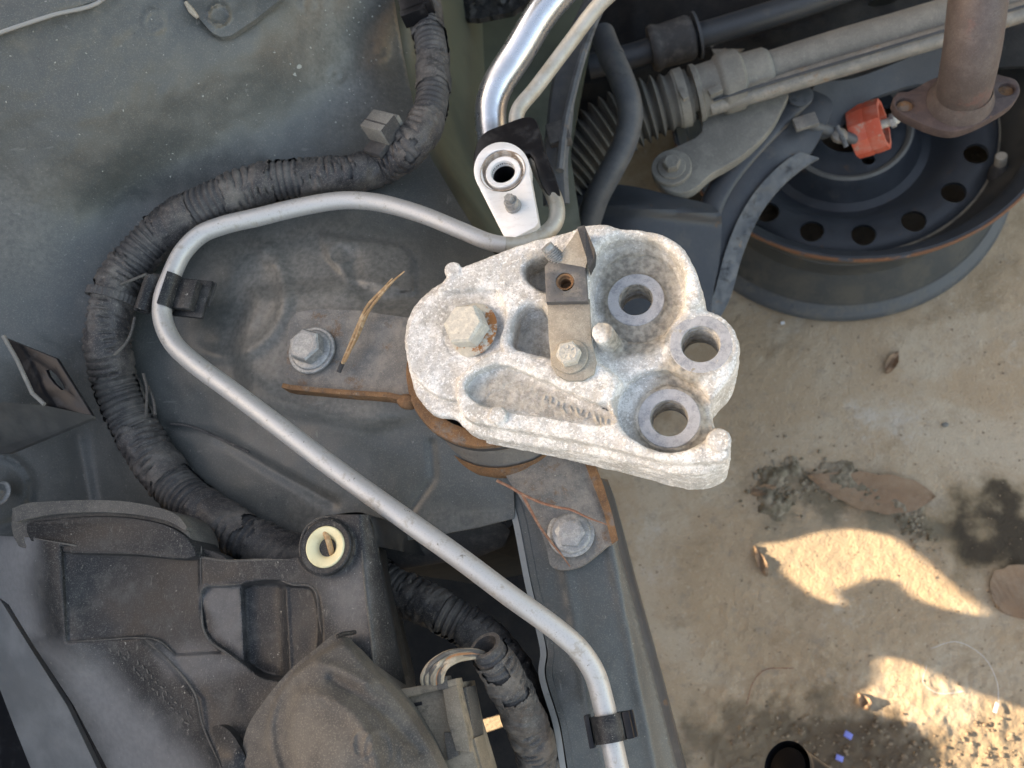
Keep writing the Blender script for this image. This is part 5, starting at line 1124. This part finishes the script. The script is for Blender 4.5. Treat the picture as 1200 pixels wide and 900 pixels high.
# ------------------------------------------------------------------ steel wheel lying on the ground
WC = np.array([.2165, .596, 0.0]); 
sw = thing('steel_wheel', 'navy painted bare steel wheel with round holes lying on the concrete', 'wheel', WC)
V, F = lathe([(.2072, .002), (.2085, .006), (.2085, .012), (.204, .018), (.198, .022), (.192, .034), (.186, .044), (.172, .060), (.1715, .095), (.186, .118), (.191, .130), (.194, .150), (.200, .158), (.2045, .163), (.2075, .168), (.2068, .1715),
              (.2035, .1705), (.198, .164), (.190, .158), (.187, .150), (.184, .134), (.176, .122), (.168, .104), (.166, .09), (.166, .06), (.18, .04), (.19, .015), (.203, .004)], WC, seg=144, closed=True)
obj('rim_barrel', V, F, MT['barrel'], sw, angle=40)
V, F = lathe([(.2, .0015), (.2085, .0035), (.2102, .008), (.2100, .0125), (.2055, .0185), (.199, .0225), (.1965, .0265)], WC, seg=144, caps=False); obj('rim_flange', V, F, MT['lip'], sw)
V, F = lathe([(.2074, .1665), (.2081, .169), (.2076, .1718), (.2060, .1724), (.2052, .171)], WC, seg=144, caps=False); 
V = V+np.stack([0*V[:, 0]]*2+[fbm(V[:, 0]*60, V[:, 1]*60, seed=3)*.0012], -1); obj('rim_edge', V, F, MT['rim_rust'], sw)
V, F = lathe([(.2054, .1712), (.2025, .1712), (.197, .1655), (.190, .1592), (.1872, .152), (.1868, .140)], WC, seg=144, caps=False); obj('rim_lip', V, F, MT['navy'], sw)
prof = [(.034, .100), (.034, .1085), (.056, .1095), (.062, .1075), (.068, .1075), (.0705, .1115), (.073, .1095), (.078, .098), (.088, .083), (.098, .080), (.108, .087), (.116, .098), (.124, .1045), (.132, .107), (.142, .1085), (.152, .1085), (.160, .106), (.166, .1015), (.170, .096), (.1735, .09), (.170, .086),
        (.164, .094), (.156, .1015), (.142, .104), (.130, .102), (.118, .092), (.106, .080), (.096, .0745), (.084, .078), (.074, .092), (.062, .101)]
V, F = lathe(prof, WC, seg=160, closed=True)
dsc = obj('wheel_disc', V, F, MT['navy'], sw)
cut = []
Vc, Fc = [], []
for k in range(16):
    a = math.radians(-22.7-22.5*k)
    v_, f_ = lathe([(.0134, .075), (.0134, .16)], WC+[.1438*math.cos(a), .1438*math.sin(a)*1, 0], seg=28)
    Vc.append((v_, f_))
for k in range(4):
    a = math.radians(20+90*k); Vc.append(lathe([(.0075, .09), (.0075, .12)], WC+[.05*math.cos(a), .05*math.sin(a), 0], seg=20))
V, F = merge(*Vc); cobj = obj('cutter', V, F, MT['navy'], None)
boolean_cut(dsc, [cobj])
V, F = lathe([(.0735, .1098), (.0708, .1122), (.0668, .1100), (.0655, .1078)], WC, seg=96, caps=False); obj('hub_ring', V, F, MT['rack'], dsc)
a = math.radians(-29.5); V, F = lathe([(.1650, .1030), (.1672, .1022), (.1700, .0985), (.1712, .0990), (.1706, .0940)], WC, seg=120, caps=False); obj('dust_ring', V, F, MT['dustring'], dsc)
vb = WC+[.1735*math.cos(a), .1735*math.sin(a), .108]
vax = Vector((-math.cos(a)*.25, -math.sin(a)*.25, 1))
V, F = lathe([(.011, -.012), (.0115, 0), (.0105, .008), (.0085, .013), (.0062, .02), (.005, .022)], vb, vax, 24); vs = obj('valve', V, F, MT['rubber'], sw)
V, F = lathe([(.0062, .02), (.0062, .032), (.0054, .0335), (.002, .0335)], vb, vax, 18); obj('valve_cap', V, F, MT['steel'], vs)
# ------------------------------------------------------------------ steering rack with its bellows
sr = thing('steering_rack', 'dusty grey steering rack tube with ribbed rubber bellows crossing behind the bracket', 'steering rack', P(900, 90, .3))
rt = ppath([(806, 112, .315), (850, 98, .316), (900, 82, .317), (980, 57, .319), (1060, 34, .32), (1130, 13, .321), (1260, -28, .323)], 6, .006)
V, F = sweep(rt, .0172, 36); obj('rack_tube', V, F, MT['rack'], sr, angle=50)
V, F = sweep(ppath([(832, 124, .317), (900, 104, .32), (980, 80, .322), (1100, 44, .324), (1240, 1, .326)], 6, .006), .0095, 20); obj('feed_pipe', V, F, MT['cup'], sr)
V, F = sweep(ppath([(836, 118, .330), (900, 98, .333), (980, 74, .335), (1100, 38, .337), (1240, -5, .340)], 6, .006), .0014, 12); obj('tube_rib', V, F, MT['navy'], sr)
hs = ppath([(814, 110, .316), (838, 102, .317), (860, 95, .317), (880, 89, .317), (902, 82, .317)], 6, .002); Lh = np.linspace(0, 1, len(hs))
V, F = sweep(hs, np.interp(Lh, [0, .06, .07, .3, .34, .6, .64, .95, 1], [.028, .028, .0255, .0255, .029, .029, .0235, .0225, .0195]), 36)
hsg = obj('rack_housing', V, F, MT['rack'], sr, angle=40)
V, F = box(P(838, 107, .341), (.0125, .0075, .006), rotz(.35), .0008); obj('cast_stop', V, F, MT['rack'], hsg)
V, F = box(P(856, 75, .34), (.016, .01, .01), rotz(.35), .002); obj('cast_stop', V, F, MT['rack'], hsg)
ear = [(822, 120), (862, 112), (924, 106), (917, 126), (905, 148), (885, 170), (858, 190), (832, 205), (815, 220), (800, 226), (780, 222), (767, 208), (766, 192), (776, 179), (795, 170), (822, 154)]
V, F = pplate(spline(ear, 3, True), .300, .014, .002); obj('mounting_ear', V, F, MT['rack'], sr)
V, F = lathe([(.0195, 0), (.0195, .005), (.0185, .006), (.012, .0062)], P(787, 199, .300), seg=36); obj('bush_washer', V, F, MT['rack'], sr)
hexbolt(P(787, 196, .306), MT['rack'], sr, .0135, .0085, .009, .003, (.02, -.03, 1), None, .35)
bp = ppath([(808, 112, .315), (780, 121, .314), (750, 132, .312), (720, 148, .308), (695, 166, .304), (668, 190, .298), (640, 222, .29)], 10, .0012)
Lb = np.r_[0, np.cumsum(np.linalg.norm(np.diff(bp, axis=0), axis=1))]
def bell(s, th):
    t = (s/.0092) % 1.0; tri = 1-abs(2*t-1)
    env = np.interp(s, [0, .012, .020, .03, .12, .2], [0, 0, .4, 1, 1, 1])
    return np.interp(s, [0, .02, .04, .12, .2], [.0255, .0265, .029, .032, .034])+env*(.0095*tri-.006)
V, F = sweep(bp, bell, 40); obj('bellows', V, F, MT['bellows'], sr, angle=50)
V, F = sweep(bp[3:13], lambda s, th: .0275+.0012*(s < .009), 40); cb = obj('bellows_clamp', V, F, MT['rack'], sr)
V, F = box(P(801, 111, .343), (.006, .012, .005), rotz(.35), .001); obj('clamp_ear', V, F, MT['rack'], cb)

hz_ = thing('rubber_hose', 'blue grey rubber hose passing over the ribbed bellows', 'hose', P(735, 120, .36))
V, F = sweep(ppath([(706, 40, .36), (716, 66, .37), (728, 92, .372), (737, 120, .368), (738, 142, .362), (730, 172, .354), (716, 200, .345), (700, 230, .33), (690, 260, .31)], 8, .002), .0118, 26); obj('hose', V, F, MT['hose'], hz_)
V, F = sweep(ppath([(716, 66, .3695), (719, 72, .3705)], 4, .001), .0125, 26); obj('hose_end', V, F, MT['hose'], hz_)

dk = thing('cable_duct', 'dark flat plastic duct hanging behind the thin grey pipe', 'duct', P(660, 120, .45))
V, F = sweep(ppath([(720, -40, .44), (695, 8, .44), (672, 60, .44), (660, 105, .44), (655, 150, .44), (650, 190, .44), (652, 240, .43)], 8, .003), .011, 8, flat=.45); obj('duct_body', V, F, MT['hose'], dk, angle=25)
V, F = sweep(ppath([(730, -40, .45), (704, 8, .45), (684, 62, .45), (672, 105, .45), (662, 150, .45), (656, 200, .45)], 8, .003), .0035, 8); obj('duct_edge', V, F, MT['navy_edge'], dk)
V, F = box(P(655, 158, .446), (.018, .02, .012), rotz(.2), .002); obj('duct_clip', V, F, MT['conduit'], dk)

# ------------------------------------------------------------------ subframe
sf = thing('subframe', 'black pressed steel front subframe with a curved arm beside the steel wheel', 'subframe', P(850, 220, .25))
arm = spline([(930, 104), (975, 118), (966, 150), (945, 186), (915, 212), (888, 246), (866, 296), (852, 345), (838, 372), (806, 372), (812, 330), (822, 290), (826, 250), (842, 215), (872, 172), (905, 138)], 4, True)
AZ = tps([(930, 104, .285), (975, 118, .28), (945, 186, .268), (888, 246, .262), (852, 345, .245), (810, 370, .25), (822, 290, .265), (842, 215, .275), (905, 138, .285), (870, 230, .275), (910, 175, .284)])
V, F = sheet(arm, lambda x, y: AZ(x, y)+fbm(x/30, y/30, seed=5, o=2)*.001, 4, .004); obj('subframe_arm', V, F, MT['navy'], sf)
fo = spline([(956, 182), (945, 188), (915, 212), (888, 246), (866, 296), (852, 345), (838, 372)], 6)
fi = spline([(828, 368), (838, 340), (851, 292), (872, 244), (899, 208), (924, 186), (938, 178)], 6)[::1]
V, F = sheet(np.vstack([fo+[4, 3], fi]), lambda x, y: AZ(x, y)+.0045+fbm(x/12, y/12, seed=15, o=3)*.003, 3, .003); obj('arm_flange', V, F, MT['navy_edge'], sf)
e = spline([(940, 112), (906, 146), (874, 180), (848, 214), (832, 246), (826, 290)], 6)
V, F = sweep(P(e[:, 0], e[:, 1], AZ(e[:, 0], e[:, 1])+.000), .012, 16, flat=.45); obj('arm_bead', V, F, MT['navy'], sf)
cb_ = spline([(600, 240), (650, 222), (690, 215), (740, 218), (790, 230), (842, 246), (845, 280), (838, 330), (820, 380), (600, 380)], 4, True)
CZ2 = tps([(600, 240, .30), (690, 216, .29), (842, 246, .28), (838, 330, .262), (600, 380, .28), (740, 260, .30), (720, 330, .28)])
V, F = sheet(cb_, lambda x, y: CZ2(x, y)+.010*np.exp(-((y-(238+np.abs(x-700)*.09))/10)**2), 5, .004); obj('cross_beam', V, F, MT['navy'], sf)
V, F = sheet(spline([(955, 100), (1000, 92), (1060, 70), (1110, 52), (1112, 88), (1060, 102), (1010, 122), (985, 150), (960, 160), (950, 130)], 4, True), tps([(955, 100, .27), (1110, 52, .265), (1060, 102, .24), (960, 160, .25)]), 5, .005); obj('rear_brace', V, F, MT['navy'], sf)
V, F = lathe([(.012, 0), (.012, .002), (.008, .003)], P(938, 113, .29), seg=20); obj('plug_bolt', V, F, MT['navy_edge'], sf)
V, F = box(P(944, 143, .29), (.022, .014, .005), rotz(.2), .001); obj('rust_patch_tab', V, F, MT['rust_plate'], sf)

# stabiliser bar and underfloor behind the rack
sb = thing('stabiliser_bar', 'dark blue stabiliser bar with a rubber bush behind the steering rack', 'stabiliser bar', P(800, 45, .26))
V, F = sweep(ppath([(690, 78, .27), (740, 66, .27), (790, 50, .27), (840, 36, .27), (900, 18, .27), (960, -2, .27), (1060, -40, .27)], 8, .004), .0135, 24); obj('bar', V, F, MT['navy'], sb)
bp_ = ppath([(762, 58, .272), (786, 51, .272), (812, 43, .272)], 6, .002); V, F = sweep(bp_, np.interp(np.linspace(0, 1, len(bp_)), [0, .1, .25, .9, 1], [.023, .025, .0225, .0235, .021]), 30); obj('bush', V, F, MT['rubber'], sb)
V, F = sweep(ppath([(815, 42, .272), (818, 41, .272)], 4, .001), .0245, 30); obj('bush_clamp', V, F, MT['hose'], sb)
uf = thing('underfloor', 'dark dusty underfloor plate behind the steering rack with an oval opening', 'underfloor panel', P(950, 10, .2))
FZ = tps([(640, -80, .2), (1300, -80, .2), (640, 160, .17), (1300, 60, .17), (900, 60, .215)])
V, F = sheet([(600, -90), (1320, -90), (1320, 70), (1150, 80), (1000, 110), (930, 122), (840, 130), (700, 180), (600, 170)], lambda x, y: FZ(x, y)+fbm(x/60, y/60, seed=41, o=3)*.012+.012*np.exp(-((y-(42-(x-880)*.28))/14)**2), 8, .004,
             holes=[circ(1034, 1, 20, 24, 6, -.2), [(850, 58), (864, 55), (866, 62), (858, 65), (850, 63)]]); obj('floor_plate', V, F, MT['deep'], uf)
V, F = sheet(spline([(835, 30), (900, 8), (1000, -30), (1010, -8), (960, 18), (900, 40), (875, 56), (850, 66), (836, 62)], 4, True), tps([(835, 30, .225), (1000, -30, .225), (900, 40, .22), (850, 66, .22)]), 5, .004); obj('floor_stiffener', V, F, MT['cup'], uf)
V, F = sheet([(470, -90), (640, -90), (646, -14), (600, 14), (560, 22), (520, 20), (478, 8)], lambda x, y: .43+fbm(x/14, y/14, seed=17, o=3)*.01, 4, .006); obj('dirty_ledge', V, F, MT['plastic'], uf)

# ------------------------------------------------------------------ exhaust downpipe
ex = thing('exhaust_downpipe', 'brown heat stained exhaust downpipe ending in a two hole flange', 'exhaust pipe', P(1120, 110, .4))
ep = ppath([(1166, -130, .50), (1154, -60, .488), (1146, 0, .472), (1140, 50, .452), (1134, 84, .432), (1129, 108, .41), (1127, 118, .398)], 10, .003)
V, F = sweep(ep, .0197, 48); obj('pipe', V, F, MT['exhaust'], ex)
fc = P(1121, 124, .398); sm = mpp(1121, 124, .398)
fl_ = spline([(1046, 118), (1052, 108), (1066, 106), (1092, 92), (1120, 84), (1152, 84), (1176, 88), (1192, 94), (1196, 106), (1188, 120), (1168, 134), (1140, 148), (1118, 154), (1094, 150), (1070, 140), (1052, 130)], 4, True)
V, F = pplate(fl_, .400, .010, .0015, [circ(1061, 122, 10.5, 20, 7.5), circ(1180, 104, 9.5, 20, 7)]); f_ = obj('flange', V, F, MT['flange'], ex)
ec = ep[at(ep, 1129, 109, .408)]
V, F = lathe([(.0248, -.004), (.0242, -.001), (.0222, .004), (.0198, .010)], [ec[0], ec[1], .403], seg=48, caps=False); obj('weld_collar', V, F, MT['exhaust'], f_)
for px, py in ((1061, 122), (1180, 104)):
    V, F = lathe([(.0062, -.009), (.0062, -.004), (.004, -.0035), (0, -.0035)], P(px, py, .400), seg=20); obj('seized_stud', V, F, MT['rust'], f_)

# red ring with its link rod
rr_ = thing('red_ring', 'faded red plastic ring round a bush above the wheel hub', 'ring', P(1018, 150, .22))
c = P(1018, 151, .235); ax = np.array([.9, -.02, .42]); R = frame(ax)
if R[0][2] < 0: pass
ang = [i*math.pi/4+.39 for i in range(8)]
def ringm(r0, r1, w, seg=8, rot=.39):
    a = np.linspace(0, 2*np.pi, seg, endpoint=False)+rot; V = []
    for r, x in ((r1, -w/2), (r1*1.03, -w*.05), (r1*1.0, w*.03), (r1*1.03, w*.1), (r1, w/2), (r0, w/2), (r0, -w/2)):
        for q in a: V.append(R[0]*math.cos(q)*r+R[1]*math.sin(q)*r+R[2]*x+c)
    F = [[i*seg+j, i*seg+(j+1) % seg, ((i+1) % 7)*seg+(j+1) % seg, ((i+1) % 7)*seg+j] for i in range(7) for j in range(seg)]
    return np.array(V), F
V, F = ringm(.0215, .0262, .030, 10); obj('ring', V, F, MT['red'], rr_, angle=25)
V, F = lathe([(.006, -.02), (.0195, -.012), (.0195, .004), (.005, .006)], c, ax, 28); obj('bush', V, F, MT['rubber'], rr_)
V, F = lathe([(.0045, .0), (.0045, .028), (.003, .03)], c, ax, 14); obj('pin', V, F, MT['bolt'], rr_)
V, F = lathe([(.0075, .021), (.0075, .025), (.005, .026)], c, ax, 6); obj('nut', V, F, MT['zinc'], rr_)
lk = thing('link_rod', 'thin dark link rod with a rusty end reaching into the red ring', 'rod', P(965, 150, .26))
V, F = sweep(ppath([(938, 140, .288), (955, 148, .275), (975, 154, .262), (1000, 163, .245), (1018, 164, .23)], 8, .002), .0052, 16); obj('rod', V, F, MT['hose'], lk)
V, F = lathe([(.008, -.004), (.009, 0), (.006, .004), (.003, .005)], P(984, 158, .262), (.4, .1, 1), 10); obj('rod_clip', V, F, MT['rust_plate'], lk)
e = ppath([(981, 148, .268), (986, 160, .266), (992, 172, .262)], 6, .002); V, F = sweep(e, .0025, 8); obj('rod_pin', V, F, MT['navy_edge'], lk)

# ------------------------------------------------------------------ small things lying about
nd = thing('pine_needle', 'pair of dry brown pine needles lying across the rusty mount plate', 'pine needle', P(430, 380, .575))
for pts, r in (([(399, 432, .5725), (402, 424, .5745), (412, 400, .577), (422, 376, .5795), (431, 358, .581), (446, 342, .583), (460, 326, .586)], .0011), ([(400, 430, .573), (406, 418, .575), (420, 392, .577), (432, 365, .58), (446, 346, .583), (460, 330, .586), (474, 318, .588)], .0010), ([(404, 424, .5755), (416, 398, .578), (426, 372, .580), (434, 360, .581)], .0009)):
    q = ppath(pts, 8, .001); V, F = sweep(q, np.interp(np.linspace(0, 1, len(q)), [0, .1, .8, 1], [r*.9, r, r*.9, r*.4]), 8); obj('needle', V, F, MT['needle'], nd)
V, F = sweep(ppath([(397, 436, .572), (399, 431, .573), (401, 426, .5745)], 4, .001), .0015, 8); obj('needle_base', V, F, MT['rubber'], nd)
sg = thing('forked_stem', 'thin forked reddish dry stem lying over the side rail bolt', 'stem', P(630, 590, .54))
for pts in ([(582, 563, .552), (600, 572, .548), (610, 578, .546), (634, 589, .543), (656, 595, .542), (668, 597, .541), (690, 607, .539), (712, 615, .533)], [(612, 579, .546), (622, 598, .541), (632, 616, .537), (645, 634, .533), (658, 650, .530), (668, 664, .527)]):
    q = ppath(pts, 8, .001); V, F = sweep(q, np.interp(np.linspace(0, 1, len(q)), [0, .7, 1], [.0009, .0007, .0003]), 8); obj('stem', V, F, MT['stem'], sg)

def leaf(name, label, tip, base, w, z=.004, curl=.004, m='leaf', side=0):
    a, b = P(*tip, 0), P(*base, 0); d = b-a; L = np.linalg.norm(d[:2]); u = d/L; v = np.array([-u[1], u[0], 0])
    n, k = 30, 9; V = []
    for i in range(n+1):
        t = i/n; ww = w*(math.sin(math.pi*min(1, t**.8)))**.8*.5*(1+.06*math.sin(t*23+w*900)*math.sin(t*7+1))+.0002
        for j in range(k):
            s = (j/(k-1)*2-1); V.append(a+u*L*t+v*(ww*s*(1+.025*math.sin(t*31+s*3))+side*math.sin(math.pi*t))+[0, 0, z+ground_h(*(a+u*L*t)[:2])+curl*(s*s)*math.sin(math.pi*t)+.0018*math.sin(t*9+s*2)+.0009*(abs(s) < .1)+.0007*math.sin(t*60-abs(s)*9)])
    F = [[i*k+j, i*k+j+1, (i+1)*k+j+1, (i+1)*k+j] for i in range(n) for j in range(k-1)]
    V = np.array(V); V = np.vstack([V, V-[0, 0, .0006]]); N_ = (n+1)*k
    F = F+[[q+N_ for q in f[::-1]] for f in F]
    o = obj(name, V, F, MT[m], None); o.data.transform(Matrix.Translation(-Vector(a))); o.location = Vector(a)
    tag(o, label, 'leaf'); return o
leaf('dry_leaf', 'long brown dry leaf half buried behind the oily debris clump', (1096, 582), (945, 558), .046, .003, .003, side=.008)
leaf('dry_leaf', 'small curled orange brown leaf alone on the grey concrete', (1038, 438), (1052, 412), .012, .002, .005)
leaf('dry_leaf', 'rounded brown leaf cut by the right edge of the picture', (1168, 714), (1225, 668), .058, .002, .004)
leaf('dry_leaf', 'small tan leaf tip left of the oily debris clump', (880, 579), (910, 570), .012, .002, .002)
leaf('dry_leaf', 'narrow tan leaf at the left tip of the upper sunlit patch', (899, 676), (884, 640), .010, .002, .003)
leaf('dry_leaf', 'pinkish leaf scrap at the left edge of the lower sunlit patch', (1018, 832), (1005, 812), .012, .002, .004)
rs = random.Random(3)
def lump(c, r, sd):
    V = SPH_L[0]; n = 1+.45*fbm(V[:, 0]*1.5+sd, V[:, 1]*1.5, V[:, 2]*1.5, seed=sd, o=2)
    return V*n[:, None]*r+c
bm_ = bmesh.new(); bmesh.ops.create_icosphere(bm_, subdivisions=1, radius=1); SPH_L = (np.array([v.co[:] for v in bm_.verts]), [[v.index for v in f.verts] for f in bm_.faces]); bm_.free()
parts = []
spine = spline([(905, 590), (900, 565), (925, 552), (960, 565), (985, 560), (1010, 575), (1045, 585), (1070, 610), (1085, 625)], 10)
for i in range(300):
    q = spine[rs.randrange(len(spine))]; s = 20 if q[0] < 990 else 12
    px, py = q[0]+rs.gauss(0, s*.6), q[1]+rs.gauss(0, s*.75)
    p = P(px, py, 0); r = rs.uniform(.001, .0038)*rs.choice((.7, 1, 1)); p[2] = ground_h(p[0], p[1])+r*.4
    parts.append((lump(p, np.array([r, r*rs.uniform(.6, 1), r*rs.uniform(.5, .9)]), i), SPH_L[1]))
gx_, gy_ = np.meshgrid(np.linspace(880, 1110, 150), np.linspace(535, 650, 90), indexing='ij')
dd = sd_line(gx_, gy_, spine); w3 = P(gx_, gy_, 0)
hh = (np.where(gx_ < 1000, 17, 11)-dd)/17+fbm(gx_/16, gy_/16, seed=91, o=4)*1.5
zz = ground_h(w3[..., 0], w3[..., 1])+np.clip(hh, -.4, 1.2)*.0035+fbm(gx_/5, gy_/5, seed=95, o=3)*.0022*(hh > 0); w3[..., 2] = zz
kk_ = (hh > -.25); Fm = [[i*90+j, (i+1)*90+j, (i+1)*90+j+1, i*90+j+1] for i in range(149) for j in range(89) if kk_[i, j] and kk_[i+1, j] and kk_[i, j+1] and kk_[i+1, j+1]]
Fm = [f[::-1] for f in Fm]; us = np.unique(np.array(Fm)); mp_ = np.full(150*90, -1); mp_[us] = np.arange(len(us)); parts.append((w3.reshape(-1, 3)[us], mp_[np.array(Fm)].tolist()))
V, F = merge(*parts); o = obj('oily_debris', V, F, MT['debris'], None, angle=50); tag(o, 'dark clump of oily crumbled debris beside the brown leaf', 'debris', kind='stuff')
parts = []
for i in range(550):
    px, py = rs.uniform(850, 1230), rs.uniform(810, 940)
    if sd_poly(np.array([px]), np.array([py]), [(850, 940), (868, 850), (900, 832), (990, 850), (1060, 840), (1100, 880), (1140, 850), (1230, 830), (1230, 940)])[0] > rs.uniform(0, 8): continue
    p = P(px, py, 0); r = rs.uniform(.0008, .0026)*rs.choice((1, 1, 1.4)); p[2] = ground_h(p[0], p[1])+r*.35
    parts.append((lump(p, np.array([r, r*rs.uniform(.6, 1), r*.7]), i), SPH_L[1]))
V, F = merge(*parts); o = obj('gravel', V, F, MT['pebble'], None, angle=50); tag(o, 'loose gravel and soil crumbs at the bottom of the picture', 'gravel', kind='stuff')
parts = []
for i in range(1500):
    px, py = rs.uniform(690, 1230), rs.uniform(300, 930)
    p = P(px, py, 0); r = rs.choice((.0003, .0004, .0005, .0005, .0007, .0011))*rs.uniform(.7, 1.2); p[2] = ground_h(p[0], p[1])+r*.4
    parts.append((lump(p, np.array([r*rs.uniform(.8, 1.5), r, r*.7]), i), SPH_L[1]))
V, F = merge(*parts); o = obj('grit', V, F, MT['pebble'], None, angle=50); tag(o, 'fine grit scattered over the concrete and soil', 'grit', kind='stuff')
for (px, py, r, label) in ((993, 861, .0042, 'larger chip of violet blue plastic in the dark soil'), (983, 888, .0038, 'smaller chip of violet blue plastic nearest the black hose end')):
    p = P(px, py, 0); p[2] = ground_h(p[0], p[1])+.0035
    V, F = box((0, 0, 0), (r*2, r*1.5, r*.8), rotz(px*.3, .4, 1.), .0006); o = obj('plastic_chip', V, F, MT['blue'], None); o.location = tuple(p); tag(o, label, 'plastic chip', 'violet plastic chips')
p = P(1166, 829, 0); p[2] = ground_h(p[0], p[1])+.004
V, F = box((0, 0, 0), (.011, .0035, .0015), rotz(1.1, .2, 1.), .0004); o = obj('glass_splinter', V, F, MT['clear'], None); o.location = tuple(p); tag(o, 'small bright splinter glinting in the lower sunlit patch', 'splinter')
p = P(917, 379, 0); p[2] = ground_h(p[0], p[1])+.002
V, F = box((0, 0, 0), (.005, .0035, .0015), rotz(.1), .0004); o = obj('paper_scrap', V, F, MT['clear'], None); o.location = tuple(p); tag(o, 'tiny white scrap on the concrete below the steel wheel', 'scrap')
p = P(1107, 498, 0); p[2] = ground_h(p[0], p[1])+.002
V = SPH_L[0]*[.0045, .0035, .0025]; o = obj('pebble', V, SPH_L[1], MT['rack'], None); o.location = tuple(p); tag(o, 'pale pebble alone on the concrete right of the bracket', 'pebble')
for pts, lab, m in (([(1090, 760), (1120, 752), (1150, 768), (1166, 795), (1170, 828)], 'clear plastic strand looping over the lower sunlit patch', 'clear'), ([(875, 825), (882, 800), (896, 785), (930, 783)], 'thin dry twig on the shaded soil beside the side rail', 'stem'), ([(1085, 780), (1081, 800), (1098, 812), (1128, 810)], 'fine white thread at the edge of the lower sunlit patch', 'clear')):
    a = np.array(pts, float); q = resample(spline(P(a[:, 0], a[:, 1], 0), 8), .003)[0]; q[:, 2] = ground_h(q[:, 0], q[:, 1])+.0028
    V, F = sweep(q, .0002 if m == 'clear' else .0006, 6); o = obj('plastic_strand' if m == 'clear' else 'dry_twig', V, F, MT[m], None); o.data.transform(Matrix.Translation(-Vector(q[0]))); o.location = Vector(q[0]); tag(o, lab, 'strand' if m == 'clear' else 'twig')
bh = thing('black_hose_end', 'shiny black rubber hose end sticking in at the bottom edge', 'hose', P(930, 890, .2))
V, F = sweep(ppath([(922, 899, .335), (936, 908, .325), (970, 932, .31), (1036, 980, .29), (1200, 1120, .2), (1330, 1300, .08)], 8, .003), lambda s, th: .0175+.0012*(s < .006), 36, caps=False); obj('hose', V, F, MT['black'], bh)
V, F = sweep(ppath([(923, 900, .334), (936, 908, .325), (970, 932, .31)], 8, .002), .0145, 36, caps=True); obj('hose_bore', V, [q[::-1] for q in F], MT['black'], bh)
